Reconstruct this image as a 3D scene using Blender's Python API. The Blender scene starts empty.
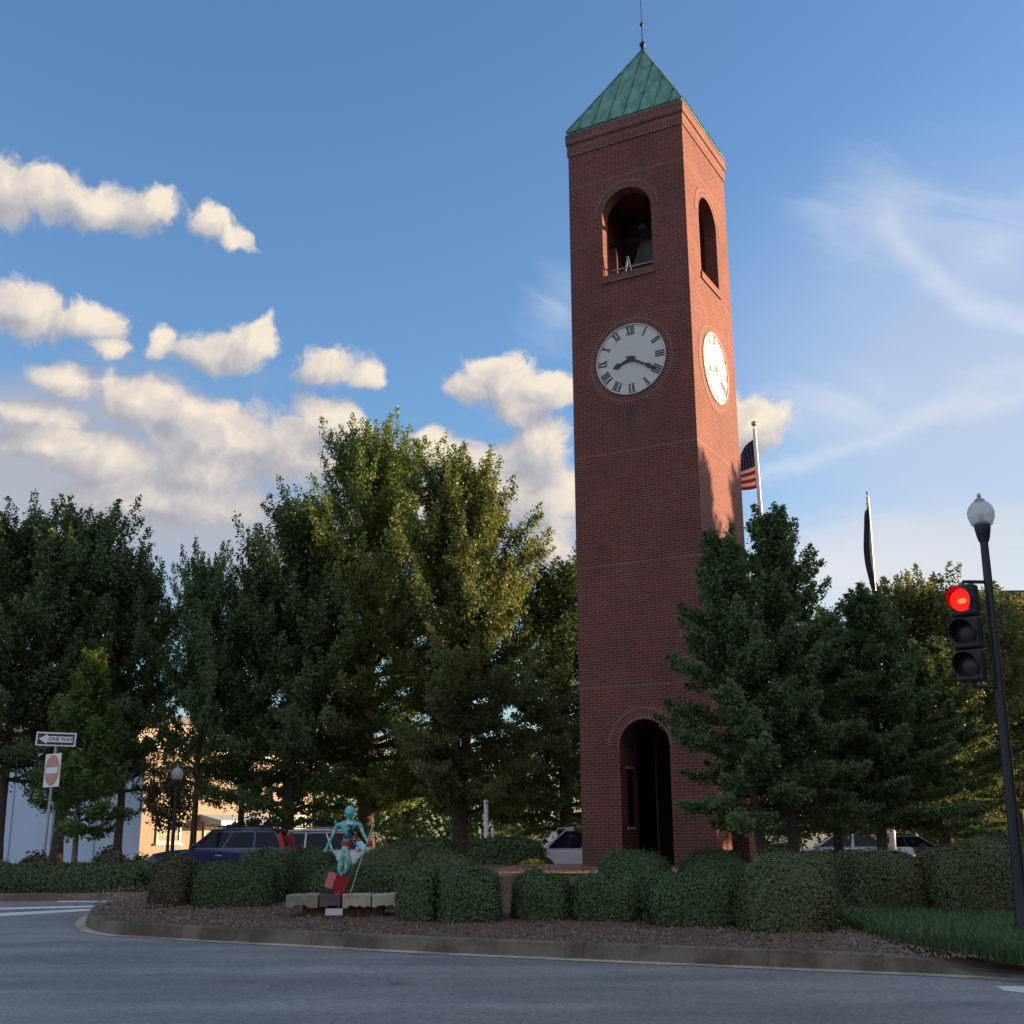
import bpy, math, random
import numpy as np
from mathutils import Vector, Matrix, Euler

S = bpy.context.scene
COL = S.collection
R = math.radians

# ------------------------------------------------------------------ camera
CAM_H, FPX, PITCH, ROLL = 1.43, 1186.26, 0.26752, -0.00533
cam = bpy.data.cameras.new('camera'); camo = bpy.data.objects.new('camera', cam); COL.objects.link(camo)
cam.sensor_width = 36; cam.lens = FPX * 36 / 1024; cam.clip_start = .1; cam.clip_end = 6000
CM = Matrix.Rotation(math.pi / 2 + PITCH, 3, 'X') @ Matrix.Rotation(ROLL, 3, 'Z')
camo.matrix_world = Matrix.Translation((0, 0, CAM_H)) @ CM.to_4x4()
S.camera = camo
def ray(px, py): return CM @ Vector(((px - 512) / FPX, -(py - 512) / FPX, -1))
def at(px, py, Y):                       # where a sight line reaches distance Y
    d = ray(px, py); return Vector((0, 0, CAM_H)) + d * (Y / d.y)
def atz(px, py, z=0.0):                  # where a sight line reaches height z
    d = ray(px, py); return Vector((0, 0, CAM_H)) + d * ((z - CAM_H) / d.z)

# ------------------------------------------------------------------ sun, sky, exposure
SUN_AZ, SUN_EL = 77.0, 7.5               # compass degrees from +Y towards +X; elevation
S.view_settings.view_transform = 'Standard'; S.view_settings.look = 'None'
S.view_settings.gamma = 1; S.view_settings.use_curve_mapping = False
S.view_settings.exposure = 1.6
sd = Vector((math.sin(R(SUN_AZ)) * math.cos(R(SUN_EL)), math.cos(R(SUN_AZ)) * math.cos(R(SUN_EL)), math.sin(R(SUN_EL))))
sun = bpy.data.lights.new('sun', 'SUN'); sun.energy = 5.0; sun.angle = R(.6); sun.color = (1, .66, .38)
suno = bpy.data.objects.new('sun', sun); COL.objects.link(suno)
suno.rotation_euler = sd.to_track_quat('Z', 'Y').to_euler(); suno.location = (60, 0, 40)
S.cycles.max_bounces = 6; S.cycles.diffuse_bounces = 4; S.cycles.glossy_bounces = 2; S.cycles.transmission_bounces = 4; S.cycles.transparent_max_bounces = 6

class NT:
    """tiny helper for wiring nodes"""
    def __init__(s, tree): s.t = tree
    def n(s, typ, ins=None, **kw):
        nd = s.t.nodes.new(typ)
        for k, v in kw.items(): setattr(nd, k, v)
        for k, v in (ins or {}).items():
            if isinstance(v, bpy.types.NodeSocket): s.t.links.new(v, nd.inputs[k])
            else: nd.inputs[k].default_value = v
        return nd
    def m(s, op, a, b=0.0, c=None, clamp=False):
        ins = {0: a, 1: b}
        if c is not None: ins[2] = c
        return s.n('ShaderNodeMath', ins, operation=op, use_clamp=clamp).outputs[0]
    def v(s, op, a, b=(0, 0, 0)):
        nd = s.n('ShaderNodeVectorMath', {0: a, 1: b}, operation=op)
        return nd.outputs['Value'] if op in ('LENGTH', 'DOT_PRODUCT') else nd.outputs[0]
    def mix(s, f, a, b, blend='MIX'):
        nd = s.n('ShaderNodeMix', data_type='RGBA', blend_type=blend)
        for k, v in ((0, f), (6, a), (7, b)):
            if isinstance(v, bpy.types.NodeSocket): s.t.links.new(v, nd.inputs[k])
            else: nd.inputs[k].default_value = v if k == 0 or len(v) == 4 else (*v, 1)
        return nd.outputs[2]
    def noise(s, vec, scale, detail=4, rough=.55, dist=0.0):
        return s.n('ShaderNodeTexNoise', {'Vector': vec, 'Scale': scale, 'Detail': detail, 'Roughness': rough, 'Distortion': dist})
    def sstep(s, x, lo, hi):
        return s.n('ShaderNodeMapRange', {0: x, 1: lo, 2: hi, 3: 0.0, 4: 1.0}, interpolation_type='SMOOTHSTEP').outputs[0]
    def ramp(s, f, stops):
        nd = s.n('ShaderNodeValToRGB', {0: f}); el = nd.color_ramp.elements
        while len(el) < len(stops): el.new(.5)
        for e, (p, c) in zip(el, stops): e.position = p; e.color = (*c, 1)
        return nd.outputs[0]

def build_world():
    w = bpy.data.worlds.new('World'); S.world = w; w.use_nodes = True
    w.cycles.sampling_method = 'MANUAL'; w.cycles.sample_map_resolution = 512
    t = w.node_tree; t.nodes.clear(); q = NT(t)
    sky = q.n('ShaderNodeTexSky', sky_type='NISHITA', sun_disc=False, sun_elevation=R(SUN_EL), sun_rotation=R(SUN_AZ),
              altitude=200, air_density=1.15, dust_density=1.0, ozone_density=2.2).outputs[0]
    g = q.n('ShaderNodeTexCoord').outputs['Generated']
    sx = q.n('ShaderNodeSeparateXYZ', {0: g})
    az = q.m('MULTIPLY', q.m('ARCTAN2', sx.outputs[0], sx.outputs[1]), 57.2958)
    el = q.m('MULTIPLY', q.m('ARCSINE', sx.outputs[2]), 57.2958)
    P = q.n('ShaderNodeCombineXYZ', {0: az, 1: el, 2: 0.0}).outputs[0]
    def ang(px, py):
        d = ray(px, py).normalized(); return math.degrees(math.atan2(d.x, d.y)), math.degrees(math.asin(d.z))
    K = .0483
    cumulus = [(20,192,80,30),(100,204,64,27),(148,206,34,20),(212,222,32,18),(238,238,22,14),
        (25,312,62,28),(85,324,50,20),(112,350,24,10),(166,348,22,17),(215,352,48,20),(252,342,28,24),(335,370,46,21),(368,376,24,13),
        (65,380,36,19),(150,402,56,28),(190,408,24,15),(232,440,84,40),(290,452,56,38),(335,428,40,24),(205,470,70,34),(45,444,48,19),
        (505,386,44,30),(470,388,40,16),(548,394,40,20),(515,412,36,20),(440,452,34,20),(482,462,62,28),(542,452,42,30),(552,505,44,44),
        (545,548,34,34),(500,492,54,44),(758,425,38,26),(730,430,34,30),(110,462,70,26),(30,415,50,14),(170,500,90,24),(420,500,60,30),(360,470,50,30),(-60,300,60,40),(-70,200,60,40)]
    def field(p, name):
        f = None
        for (x, y, rx, ry) in cumulus:
            a, e = ang(x, y)
            l = q.v('LENGTH', q.v('MULTIPLY', q.v('SUBTRACT', p, (a, e, 0)), (1 / (rx * K), 1 / (ry * K), 0)))
            f = l if f is None else q.m('SMOOTH_MIN', f, l, .25)
        f = q.m('SUBTRACT', 1.0, f)
        nz = q.noise(p, .42, 9, .64, .3).outputs[0]
        lo = q.noise(p, .15, 3, .5).outputs[0]
        return q.m('ADD', q.m('ADD', f, q.m('MULTIPLY', q.m('SUBTRACT', lo, .5), .9)), q.m('MULTIPLY', q.m('SUBTRACT', nz, .41), 2.0))
    wv = q.noise(P, .3, 4, .55).outputs['Color']
    Pw = q.v('ADD', P, q.v('MULTIPLY', q.v('SUBTRACT', wv, (.5, .5, .5)), (2.8, 1.7, 0)))
    d0 = field(Pw, 'a')
    d1 = field(q.v('ADD', Pw, (.95, 1.05, 0)), 'b')
    alpha = q.m('MULTIPLY', q.sstep(d0, .0, .5), .97)
    lit = q.m('MULTIPLY_ADD', q.m('SUBTRACT', d0, d1), .62, .34, clamp=True)
    fine = q.noise(Pw, .9, 5, .6).outputs[0]
    lit = q.m('ADD', lit, q.m('MULTIPLY', q.m('SUBTRACT', fine, .5), .4), clamp=True)
    ccol = q.ramp(lit, [(0, (.135, .137, .155)), (.3, (.175, .168, .175)), (.6, (.235, .213, .198)), (1, (.315, .275, .225))])
    # grey stratus sheet low in the left sky
    def blob(x, y, rx, ry):
        a, e = ang(x, y)
        return q.v('LENGTH', q.v('MULTIPLY', q.v('SUBTRACT', P, (a, e, 0)), (1 / (rx * K), 1 / (ry * K), 0)))
    st = q.m('SUBTRACT', 1.0, q.m('MINIMUM', blob(60, 485, 360, 150), blob(330, 550, 340, 120)))
    sn = q.noise(q.v('MULTIPLY', P, (.5, 1.6, 1)), .28, 5, .55).outputs[0]
    sa = q.m('MULTIPLY', q.sstep(q.m('ADD', st, q.m('MULTIPLY', q.m('SUBTRACT', sn, .5), .9)), .0, .75), .82)
    # thin cirrus on the right
    cp = q.v('MULTIPLY', q.n('ShaderNodeVectorRotate', {'Vector': P, 'Angle': R(24)}, rotation_type='Z_AXIS').outputs[0], (.35, 1.5, 1))
    cn = q.noise(cp, .32, 7, .58, .6).outputs[0]
    cm = None
    for b in [(905,250,34,26),(935,285,34,20),(975,308,50,17),(1040,325,60,14),(1010,370,110,22),(850,400,150,60),(890,210,130,90),(780,420,90,40),(1000,240,120,100),(560,310,60,60)]:
        l = blob(*b); cm = l if cm is None else q.m('SMOOTH_MIN', cm, l, .4)
    ci = q.m('MULTIPLY', q.sstep(q.m('ADD', q.m('SUBTRACT', 1.0, cm), q.m('MULTIPLY', q.m('SUBTRACT', cn, .5), 2.0)), .05, 1.5), .5)
    # bright veil low over the right horizon
    ve = q.m('MULTIPLY', q.sstep(q.m('ADD', q.m('SUBTRACT', 1.0, blob(930, 560, 330, 75)), q.m('MULTIPLY', q.m('SUBTRACT', sn, .5), .9)), 0.0, .9), .78)
    base = q.v('MULTIPLY', sky, (.073, .088, .112))
    c = q.mix(ve, base, (.31, .295, .275))
    ha = q.m('MULTIPLY', q.sstep(q.m('SUBTRACT', 1.0, blob(1000, 420, 420, 330)), 0.0, 1.0), .7)
    c = q.mix(ha, c, (.20, .215, .245))
    sk = None
    Ps = q.v('ADD', P, q.v('MULTIPLY', q.v('SUBTRACT', q.noise(P, .35, 4, .6).outputs['Color'], (.5, .5, .5)), (2.2, 1.6, 0)))
    def seg(x0, y0, x1, y1, w):
        a, b = Vector((*ang(x0, y0), 0)), Vector((*ang(x1, y1), 0)); d = b - a
        r = q.v('SUBTRACT', Ps, tuple(a)); t_ = q.m('DIVIDE', q.v('DOT_PRODUCT', r, tuple(d)), d.length_squared, clamp=True)
        sc = q.n('ShaderNodeVectorMath', {0: tuple(d)}, operation='SCALE'); q.t.links.new(t_, sc.inputs['Scale'])
        return q.m('DIVIDE', q.v('LENGTH', q.v('SUBTRACT', r, sc.outputs[0])), w * K)
    for b in [(893,228,925,270,22),(925,270,975,308,20),(975,308,1080,330,16),(1080,375,960,405,22),(960,405,870,440,18),(870,440,760,478,14)]:
        l = seg(*b); sk = l if sk is None else q.m('SMOOTH_MIN', sk, l, .3)
    skf = q.m('MULTIPLY', q.sstep(q.m('SUBTRACT', 1.1, q.m('ADD', sk, q.m('MULTIPLY', q.m('SUBTRACT', cn, .5), 2.0))), 0.0, 1.3), .32)
    c = q.mix(skf, c, (.29, .295, .305))
    c = q.mix(ci, c, (.25, .265, .29))
    c = q.mix(sa, c, (.160, .158, .172))
    c = q.mix(alpha, c, ccol)
    # invented bright cloud sheet behind the photographer, added to lift the shaded fronts
    back = q.m('MULTIPLY', q.sstep(q.v('DOT_PRODUCT', g, (-.2, -.74, .64)), .12, .65), q.m('MULTIPLY_ADD', q.noise(g, 2.2, 5, .6).outputs[0], .9, .35, clamp=True))
    c = q.mix(back, c, (.225, .24, .28))
    up = q.sstep(el, -1.0, .5)
    c = q.mix(up, base, c)
    bg = q.n('ShaderNodeBackground', {'Color': c, 'Strength': 1.0})
    out = q.n('ShaderNodeOutputWorld'); t.links.new(bg.outputs[0], out.inputs[0])
build_world()

# ------------------------------------------------------------------ materials
def newmat(name):
    m = bpy.data.materials.new(name); m.use_nodes = True; t = m.node_tree; t.nodes.clear()
    q = NT(t); out = q.n('ShaderNodeOutputMaterial'); return m, q, out
def finish(q, out, col, rough=.7, metal=0.0, bump=None, bstr=.3, bdist=.02, spec=.5, **extra):
    ins = {'Base Color': col if isinstance(col, bpy.types.NodeSocket) else (*col, 1), 'Roughness': rough, 'Metallic': metal, 'Specular IOR Level': spec}
    ins.update(extra)
    b = q.n('ShaderNodeBsdfPrincipled', ins)
    if bump is not None:
        bn = q.n('ShaderNodeBump', {'Height': bump, 'Strength': bstr, 'Distance': bdist}); q.t.links.new(bn.outputs[0], b.inputs['Normal'])
    q.t.links.new(b.outputs[0], out.inputs[0])
def plain(name, col, rough=.6, metal=0.0, var=.25, scale=6.0, spec=.5, bstr=.15, **extra):
    m, q, out = newmat(name); tc = q.n('ShaderNodeTexCoord').outputs['Object']
    n = q.noise(tc, scale, 5, .6).outputs[0]
    c = q.mix(n, tuple(x * (1 - var) for x in col), tuple(min(1, x * (1 + var)) for x in col))
    finish(q, out, c, rough, metal, n, bstr, .01, spec, **extra); return m
def brick(name, a, b, mortar, bw=.27, rh=.0854, ms=.0095, lines=(), rough=.85):
    m, q, out = newmat(name); uv = q.n('ShaderNodeUVMap').outputs[0]
    bt = q.n('ShaderNodeTexBrick', {'Vector': uv, 'Color1': (*a, 1), 'Color2': (*b, 1), 'Mortar': (*mortar, 1), 'Scale': 1.0,
             'Mortar Size': ms, 'Mortar Smooth': .3, 'Bias': -.1, 'Brick Width': bw, 'Row Height': rh}, offset=.5, squash=1.0)
    tc = q.n('ShaderNodeTexCoord').outputs['Object']
    big = q.noise(tc, .55, 4, .6).outputs[0]; sm = q.noise(tc, 22, 4, .6).outputs[0]
    c = q.mix(q.m('MULTIPLY', q.sstep(big, .35, .75), .35), bt.outputs[0], tuple(x * .55 for x in a), 'MIX')
    c = q.mix(.35, c, q.mix(sm, (.6, .6, .6), (1.4, 1.4, 1.4)), 'MULTIPLY')
    if lines:
        vz = q.n('ShaderNodeSeparateXYZ', {0: uv}).outputs[1]; f = None
        for z in lines:
            k = q.m('LESS_THAN', q.m('ABSOLUTE', q.m('SUBTRACT', vz, z)), .014); f = k if f is None else q.m('MAXIMUM', f, k)
        c = q.mix(q.m('MULTIPLY', f, .6), c, tuple(x * 1.15 for x in mortar))
        ux = q.m('SUBTRACT', q.m('FRACT', q.m('ADD', q.m('DIVIDE', q.n('ShaderNodeSeparateXYZ', {0: uv}).outputs[0], 4.0), .5)), .5)
        m1 = q.m('MULTIPLY', q.m('SUBTRACT', 1.0, q.sstep(q.m('ABSOLUTE', ux), .03, .24)), q.m('MULTIPLY', q.sstep(vz, 11.8, 14.4), q.m('SUBTRACT', 1.0, q.sstep(vz, 14.5, 14.9))))
        sn_ = q.noise(q.v('MULTIPLY', tc, (5, 5, .35)), 1.0, 5, .65).outputs[0]
        c = q.mix(q.m('MULTIPLY', q.m('MULTIPLY', m1, q.sstep(sn_, .35, .65)), .6), c, (.045, .045, .04))      # rain streaks below the clock
        c = q.mix(q.m('MULTIPLY', q.sstep(sn_, .52, .75), .4), c, (.09, .05, .04))
        c = q.mix(q.m('MULTIPLY', q.m('SUBTRACT', 1.0, q.sstep(vz, .4, 2.2)), .4), c, (.07, .05, .042))
    finish(q, out, c, rough, 0, bt.outputs['Fac'], -.5, .012, .25); return m
def leafmat(name, dark, light, tip=None, trans=.3, tipamt=.12):
    m, q, out = newmat(name)
    geo = q.n('ShaderNodeNewGeometry'); tc = q.n('ShaderNodeTexCoord').outputs['Object']
    rnd = geo.outputs['Random Per Island']; nz = q.noise(tc, .9, 4, .6).outputs[0]
    f = q.m('ADD', q.m('MULTIPLY', rnd, .55), q.m('MULTIPLY', q.sstep(nz, .3, .7), .45))
    c = q.mix(f, dark, light)
    if tip:
        n2 = q.noise(tc, .55, 3, .5).outputs[0]
        c = q.mix(q.m('MULTIPLY', q.sstep(n2, .62, .76), tipamt * 6, clamp=True), c, tip)
    oi = q.n('ShaderNodeObjectInfo').outputs['Random']
    c = q.n('ShaderNodeHueSaturation', {'Hue': q.m('MULTIPLY_ADD', oi, .02, .49), 'Saturation': 1.0, 'Value': q.m('MULTIPLY_ADD', oi, .3, .85), 'Color': c}).outputs[0]
    d = q.n('ShaderNodeBsdfDiffuse', {'Color': c}); tr = q.n('ShaderNodeBsdfTranslucent', {'Color': c})
    gl = q.n('ShaderNodeBsdfGlossy', {'Color': (1, 1, 1, 1), 'Roughness': .45})
    mx = q.n('ShaderNodeMixShader', {0: trans, 1: d.outputs[0], 2: tr.outputs[0]})
    m2 = q.n('ShaderNodeMixShader', {0: .025, 1: mx.outputs[0], 2: gl.outputs[0]})
    q.t.links.new(m2.outputs[0], out.inputs[0]); return m

def asphalt():
    m, q, out = newmat('asphalt'); tc = q.n('ShaderNodeTexCoord').outputs['Object']
    f = q.noise(tc, 55, 3, .7).outputs[0]; b = q.noise(tc, .35, 5, .6).outputs[0]; md = q.noise(tc, 3.0, 4, .6).outputs[0]
    f2 = q.noise(tc, 16, 4, .75).outputs[0]; f = q.m('ADD', q.m('MULTIPLY', f, .45), q.m('MULTIPLY', f2, .55))
    c = q.ramp(f, [(.32, (.07, .068, .066)), (.5, (.205, .198, .188)), (.68, (.39, .375, .35))])
    ly = q.noise(q.v('MULTIPLY', tc, (.10, 1.0, 1)), 1.1, 4, .6).outputs[0]; c = q.mix(.75, c, q.mix(q.sstep(ly, .35, .65), (.74, .74, .75), (1.2, 1.2, 1.2)), 'MULTIPLY')
    sp = q.noise(tc, 1.9, 2, .4).outputs[0]; c = q.mix(q.m('MULTIPLY', q.sstep(sp, .66, .74), .45), c, (.05, .05, .052))
    c = q.mix(.8, c, q.mix(q.sstep(b, .3, .7), (.72, .72, .74), (1.18, 1.17, 1.15)), 'MULTIPLY')
    c = q.mix(.5, c, q.mix(md, (.7, .7, .7), (1.3, 1.3, 1.3)), 'MULTIPLY')
    vo = q.n('ShaderNodeTexVoronoi', {'Vector': q.v('ADD', tc, q.v('MULTIPLY', q.noise(tc, .8, 4, .6).outputs['Color'], (1.5, 1.5, 0))), 'Scale': .22}, feature='DISTANCE_TO_EDGE').outputs[0]
    crack = q.m('MULTIPLY', q.m('SUBTRACT', 1.0, q.sstep(vo, .0, .008)), .14)
    c = q.mix(crack, c, (.035, .036, .04))
    finish(q, out, c, .66, 0, f, .5, .01, .5); return m
def mulchmat():
    m, q, out = newmat('mulch'); tc = q.n('ShaderNodeTexCoord').outputs['Object']
    f = q.noise(tc, 26, 4, .7).outputs[0]; b = q.noise(tc, .7, 4, .6).outputs[0]
    c = q.ramp(f, [(.25, (.045, .028, .020)), (.5, (.14, .088, .060)), (.72, (.24, .16, .115)), (.9, (.38, .29, .22))])
    c = q.mix(q.sstep(b, .5, .75), c, (.15, .085, .055))
    a, e_ = atz(838, 925, .2), atz(960, 968, .1); d = e_ - a; d.z = 0; fl = q.v('MULTIPLY', tc, (1, 1, 0))     # worn red clay track down to the dropped kerb
    r = q.v('SUBTRACT', fl, (a.x, a.y, 0)); t_ = q.m('DIVIDE', q.v('DOT_PRODUCT', r, tuple(d)), d.length_squared, clamp=True)
    sc = q.n('ShaderNodeVectorMath', {0: tuple(d)}, operation='SCALE'); q.t.links.new(t_, sc.inputs['Scale'])
    ds = q.m('ADD', q.v('LENGTH', q.v('SUBTRACT', r, sc.outputs[0])), q.m('MULTIPLY', q.noise(tc, 1.6, 4, .6).outputs[0], .7))
    c = q.mix(q.m('MULTIPLY', q.m('SUBTRACT', 1.0, q.sstep(ds, .55, 1.15)), .8), c, q.mix(f, (.16, .10, .08), (.27, .175, .14)))
    finish(q, out, c, .95, 0, f, .8, .04, .1); return m
def concrete(name, col):
    m, q, out = newmat(name); tc = q.n('ShaderNodeTexCoord').outputs['Object']
    f = q.noise(tc, 30, 4, .65).outputs[0]; b = q.noise(tc, 1.3, 5, .65).outputs[0]
    c = q.mix(f, tuple(x * .8 for x in col), tuple(x * 1.15 for x in col))
    c = q.mix(.8, c, q.mix(q.sstep(b, .38, .62), (.5, .46, .42), (1.15, 1.12, 1.08)), 'MULTIPLY')
    finish(q, out, c, .9, 0, f, .4, .01, .2); return m
def whitepaint():
    m, q, out = newmat('road_paint'); tc = q.n('ShaderNodeTexCoord').outputs['Object']
    f = q.noise(tc, 9, 5, .7).outputs[0]
    finish(q, out, q.mix(q.sstep(f, .55, .72), (.62, .63, .64), (.22, .22, .23)), .7); return m
def copper():
    m, q, out = newmat('verdigris_copper'); tc = q.n('ShaderNodeTexCoord').outputs['Object']
    st = q.noise(q.v('MULTIPLY', tc, (3, 3, .5)), 1.2, 5, .6).outputs[0]
    c = q.ramp(st, [(.3, (.045, .12, .105)), (.5, (.085, .22, .18)), (.66, (.13, .30, .24)), (.8, (.08, .11, .075))])
    finish(q, out, c, .6, .15, st, .2); return m
def statuemat():
    m, q, out = newmat('painted_statue'); tc = q.n('ShaderNodeTexCoord').outputs['Object']
    vo = q.n('ShaderNodeTexVoronoi', {'Vector': tc, 'Scale': 15.0, 'Randomness': 1.0}).outputs['Color']
    r = q.n('ShaderNodeSeparateColor', {0: vo}).outputs[0]
    c = q.ramp(r, [(0, (.10, .42, .44)), (.55, (.14, .50, .50)), (.66, (.45, .58, .42)), (.76, (.02, .05, .16)), (.85, (.10, .42, .44)), (.93, (.55, .50, .28))])
    for e in q.t.nodes:
        if e.type == 'VALTORGB': e.color_ramp.interpolation = 'CONSTANT'
    finish(q, out, c, .45); return m

M = {}
M['brick'] = brick('red_brick', (.122, .034, .029), (.186, .050, .037), (.205, .135, .118), lines=(22.0, 17.0, 12.67, 9.2, 5.6))
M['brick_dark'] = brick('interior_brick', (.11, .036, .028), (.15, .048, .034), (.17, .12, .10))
M['brick_soldier'] = brick('ring_brick', (.122, .034, .029), (.178, .050, .037), (.24, .16, .14), bw=.0854, rh=.27, ms=.013)
M['brick_far'] = brick('far_brick', (.24, .10, .07), (.30, .13, .09), (.33, .25, .21))
M['copper'] = copper()
M['asphalt'] = asphalt(); M['mulch'] = mulchmat(); M['kerb'] = concrete('kerb_concrete', (.155, .128, .105)); M['gutter'] = concrete('gutter_concrete', (.42, .37, .31))
M['redkerb'] = concrete('red_kerb', (.26, .17, .14)); M['paver'] = brick('red_paver', (.22, .10, .08), (.28, .13, .10), (.25, .2, .17), .2, .1, .006)
M['paint'] = whitepaint()
M['soil'] = plain('soil', (.16, .10, .07), .95, 0, .4, 3); M['lawn'] = plain('lawn', (.06, .095, .03), .95, 0, .4, 4); M['earth'] = plain('earth', (.11, .11, .08), .95, 0, .3, .2)
M['clay'] = plain('red_clay', (.21, .125, .095), .95, 0, .3, 5); M['stone'] = concrete('ledge_stone', (.40, .36, .28)); M['stone_dark'] = concrete('ledge_stone_dark', (.13, .10, .10)); M['sill'] = concrete('sill_stone', (.5, .47, .42))
M['bark'] = plain('bark', (.075, .058, .045), .95, 0, .45, 9, .2, .8); M['bark_pale'] = plain('bark_pale', (.20, .16, .13), .9, 0, .4, 9, .2, .6)
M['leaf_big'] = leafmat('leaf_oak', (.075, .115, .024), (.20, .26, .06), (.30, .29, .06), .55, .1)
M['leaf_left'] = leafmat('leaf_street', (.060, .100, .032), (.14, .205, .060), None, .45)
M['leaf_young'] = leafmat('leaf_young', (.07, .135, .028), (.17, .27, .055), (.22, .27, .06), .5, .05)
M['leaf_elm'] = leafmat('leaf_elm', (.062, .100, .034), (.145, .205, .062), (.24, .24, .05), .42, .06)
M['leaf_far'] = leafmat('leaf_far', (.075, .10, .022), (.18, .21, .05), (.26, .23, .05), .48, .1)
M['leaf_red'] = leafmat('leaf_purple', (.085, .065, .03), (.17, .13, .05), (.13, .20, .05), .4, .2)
M['hedge'] = leafmat('leaf_box', (.052, .088, .032), (.10, .155, .052), None, .2)
M['hedge_olive'] = leafmat('leaf_box_olive', (.075, .095, .034), (.14, .165, .058), (.15, .10, .05), .2, .12)
M['hedge_rust'] = leafmat('leaf_box_rust', (.075, .065, .03), (.13, .105, .05), (.17, .08, .045), .2, .2)
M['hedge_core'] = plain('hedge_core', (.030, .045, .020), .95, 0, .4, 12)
M['grass'] = leafmat('grass_blade', (.045, .085, .028), (.115, .18, .058), None, .25)
M['flower'] = leafmat('flower_yellow', (.28, .21, .03), (.40, .31, .05), None, .2)
M['chip'] = plain('mulch_chip', (.20, .15, .115), .95, 0, .6, 40)
M['dial'] = plain('dial_white', (.53, .52, .48), .5, 0, .03, 2)
M['black'] = plain('black_metal', (.018, .019, .022), .45, .3, .2, 8); M['numeral'] = plain('numeral_black', (.022, .026, .035), .6)
M['glare_pale_hand'] = plain('glare_pale_hand', (.62, .52, .34), .4, .3)
M['pole_white'] = plain('pole_paint', (.62, .60, .56), .4, .2, .08); M['gilt'] = plain('gilt_ball', (.45, .33, .12), .35, .7)
M['steel'] = plain('galvanised_steel', (.36, .37, .38), .5, .6, .15); M['bell'] = plain('bell_bronze', (.16, .17, .15), .4, .6, .3); M['frame_green'] = plain('bell_frame_paint', (.22, .30, .27), .5, .2)
M['sign_white'] = plain('sign_white', (.74, .73, .72), .5, 0, .06); M['sign_black'] = plain('sign_black', (.02, .02, .024), .5); M['sign_red'] = plain('faded_sign_red', (.55, .20, .155), .5, 0, .3, 5)
M['statue'] = statuemat(); M['statue_red'] = plain('statue_red', (.42, .025, .035), .4, 0, .15); M['teal'] = plain('statue_teal', (.12, .48, .50), .45, 0, .25, 7); M['rod'] = plain('rod_metal', (.40, .42, .44), .4, .5)
M['navy_flag'] = plain('navy_flag_cloth', (.045, .05, .085), .9, 0, .4, 3)
M['wall_white'] = plain('shaded_wall_white', (.46, .55, .70), .8, 0, .06, .8); M['wall_cream'] = plain('painted_wall_cream', (.235, .19, .145), .85, 0, .16, 1.2); M['wall_peach'] = plain('painted_wall_peach', (.36, .28, .23), .85, 0, .08, .6)
M['trim'] = plain('trim_white', (.50, .47, .42), .6, 0, .05); M['awning'] = plain('awning_blue_grey', (.30, .38, .48), .6, .1, .1); M['roof_grey'] = plain('roof_grey', (.12, .12, .13), .9)
M['rubber'] = plain('tyre_rubber', (.015, .015, .016), .85); M['rim'] = plain('alloy_rim', (.45, .46, .48), .3, .8)
M['plastic'] = plain('dark_plastic', (.025, .025, .028), .6)
def carpaint(name, c): return plain(name, c, .3, .1, .04, 2, .5, 0.0, **{'Coat Weight': .8, 'Coat Roughness': .06})
M['car_blue'] = carpaint('car_paint_blue', (.012, .028, .105)); M['car_white'] = carpaint('car_paint_white', (.66, .69, .74)); M['car_silver'] = carpaint('car_paint_silver', (.42, .50, .56)); M['car_green'] = carpaint('car_paint_teal', (.04, .10, .13))
def glassmat(name, tint, rough=.04):
    m, q, out = newmat(name)
    finish(q, out, tint, rough, 0, spec=.22); return m
M['glass_car'] = glassmat('car_glass', (.010, .014, .028)); M['glass_win'] = glassmat('window_glass', (.20, .18, .14), .1); M['glass_dark'] = glassmat('dark_glass', (.010, .012, .016), .35)
M['door'] = plain('sun_block_panel', (.014, .011, .011), .95, spec=.1); M['tail'] = plain('tail_light_red', (.50, .012, .015), .25, 0, .1); M['head'] = plain('head_light_clear', (.7, .72, .74), .15)
def globemat():
    m, q, out = newmat('lamp_globe')
    a = q.n('ShaderNodeBsdfTransparent', {'Color': (.92, .93, .95, 1)}); d = q.n('ShaderNodeBsdfDiffuse', {'Color': (.7, .7, .7, 1)}); t = q.n('ShaderNodeBsdfTranslucent', {'Color': (.75, .72, .68, 1)})
    g = q.n('ShaderNodeBsdfGlossy', {'Roughness': .15}); x = q.n('ShaderNodeMixShader', {0: .5, 1: d.outputs[0], 2: t.outputs[0]})
    y = q.n('ShaderNodeMixShader', {0: .62, 1: a.outputs[0], 2: x.outputs[0]}); z = q.n('ShaderNodeMixShader', {0: .07, 1: y.outputs[0], 2: g.outputs[0]})
    q.t.links.new(z.outputs[0], out.inputs[0]); return m
M['globe'] = globemat()
def emit(name, c, s):
    m, q, out = newmat(name); g = q.n('ShaderNodeNewGeometry')
    e = q.n('ShaderNodeEmission', {'Color': (*c, 1), 'Strength': s}); q.t.links.new(e.outputs[0], out.inputs[0]); return m
M['red_on'] = emit('signal_red_lit', (1, .006, .005), 1.3); M['red_hot'] = emit('signal_red_hot_spot', (1, .09, .02), 1.3)
M['lens_off'] = plain('signal_lens_off', (.014, .014, .015), .4)
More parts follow.
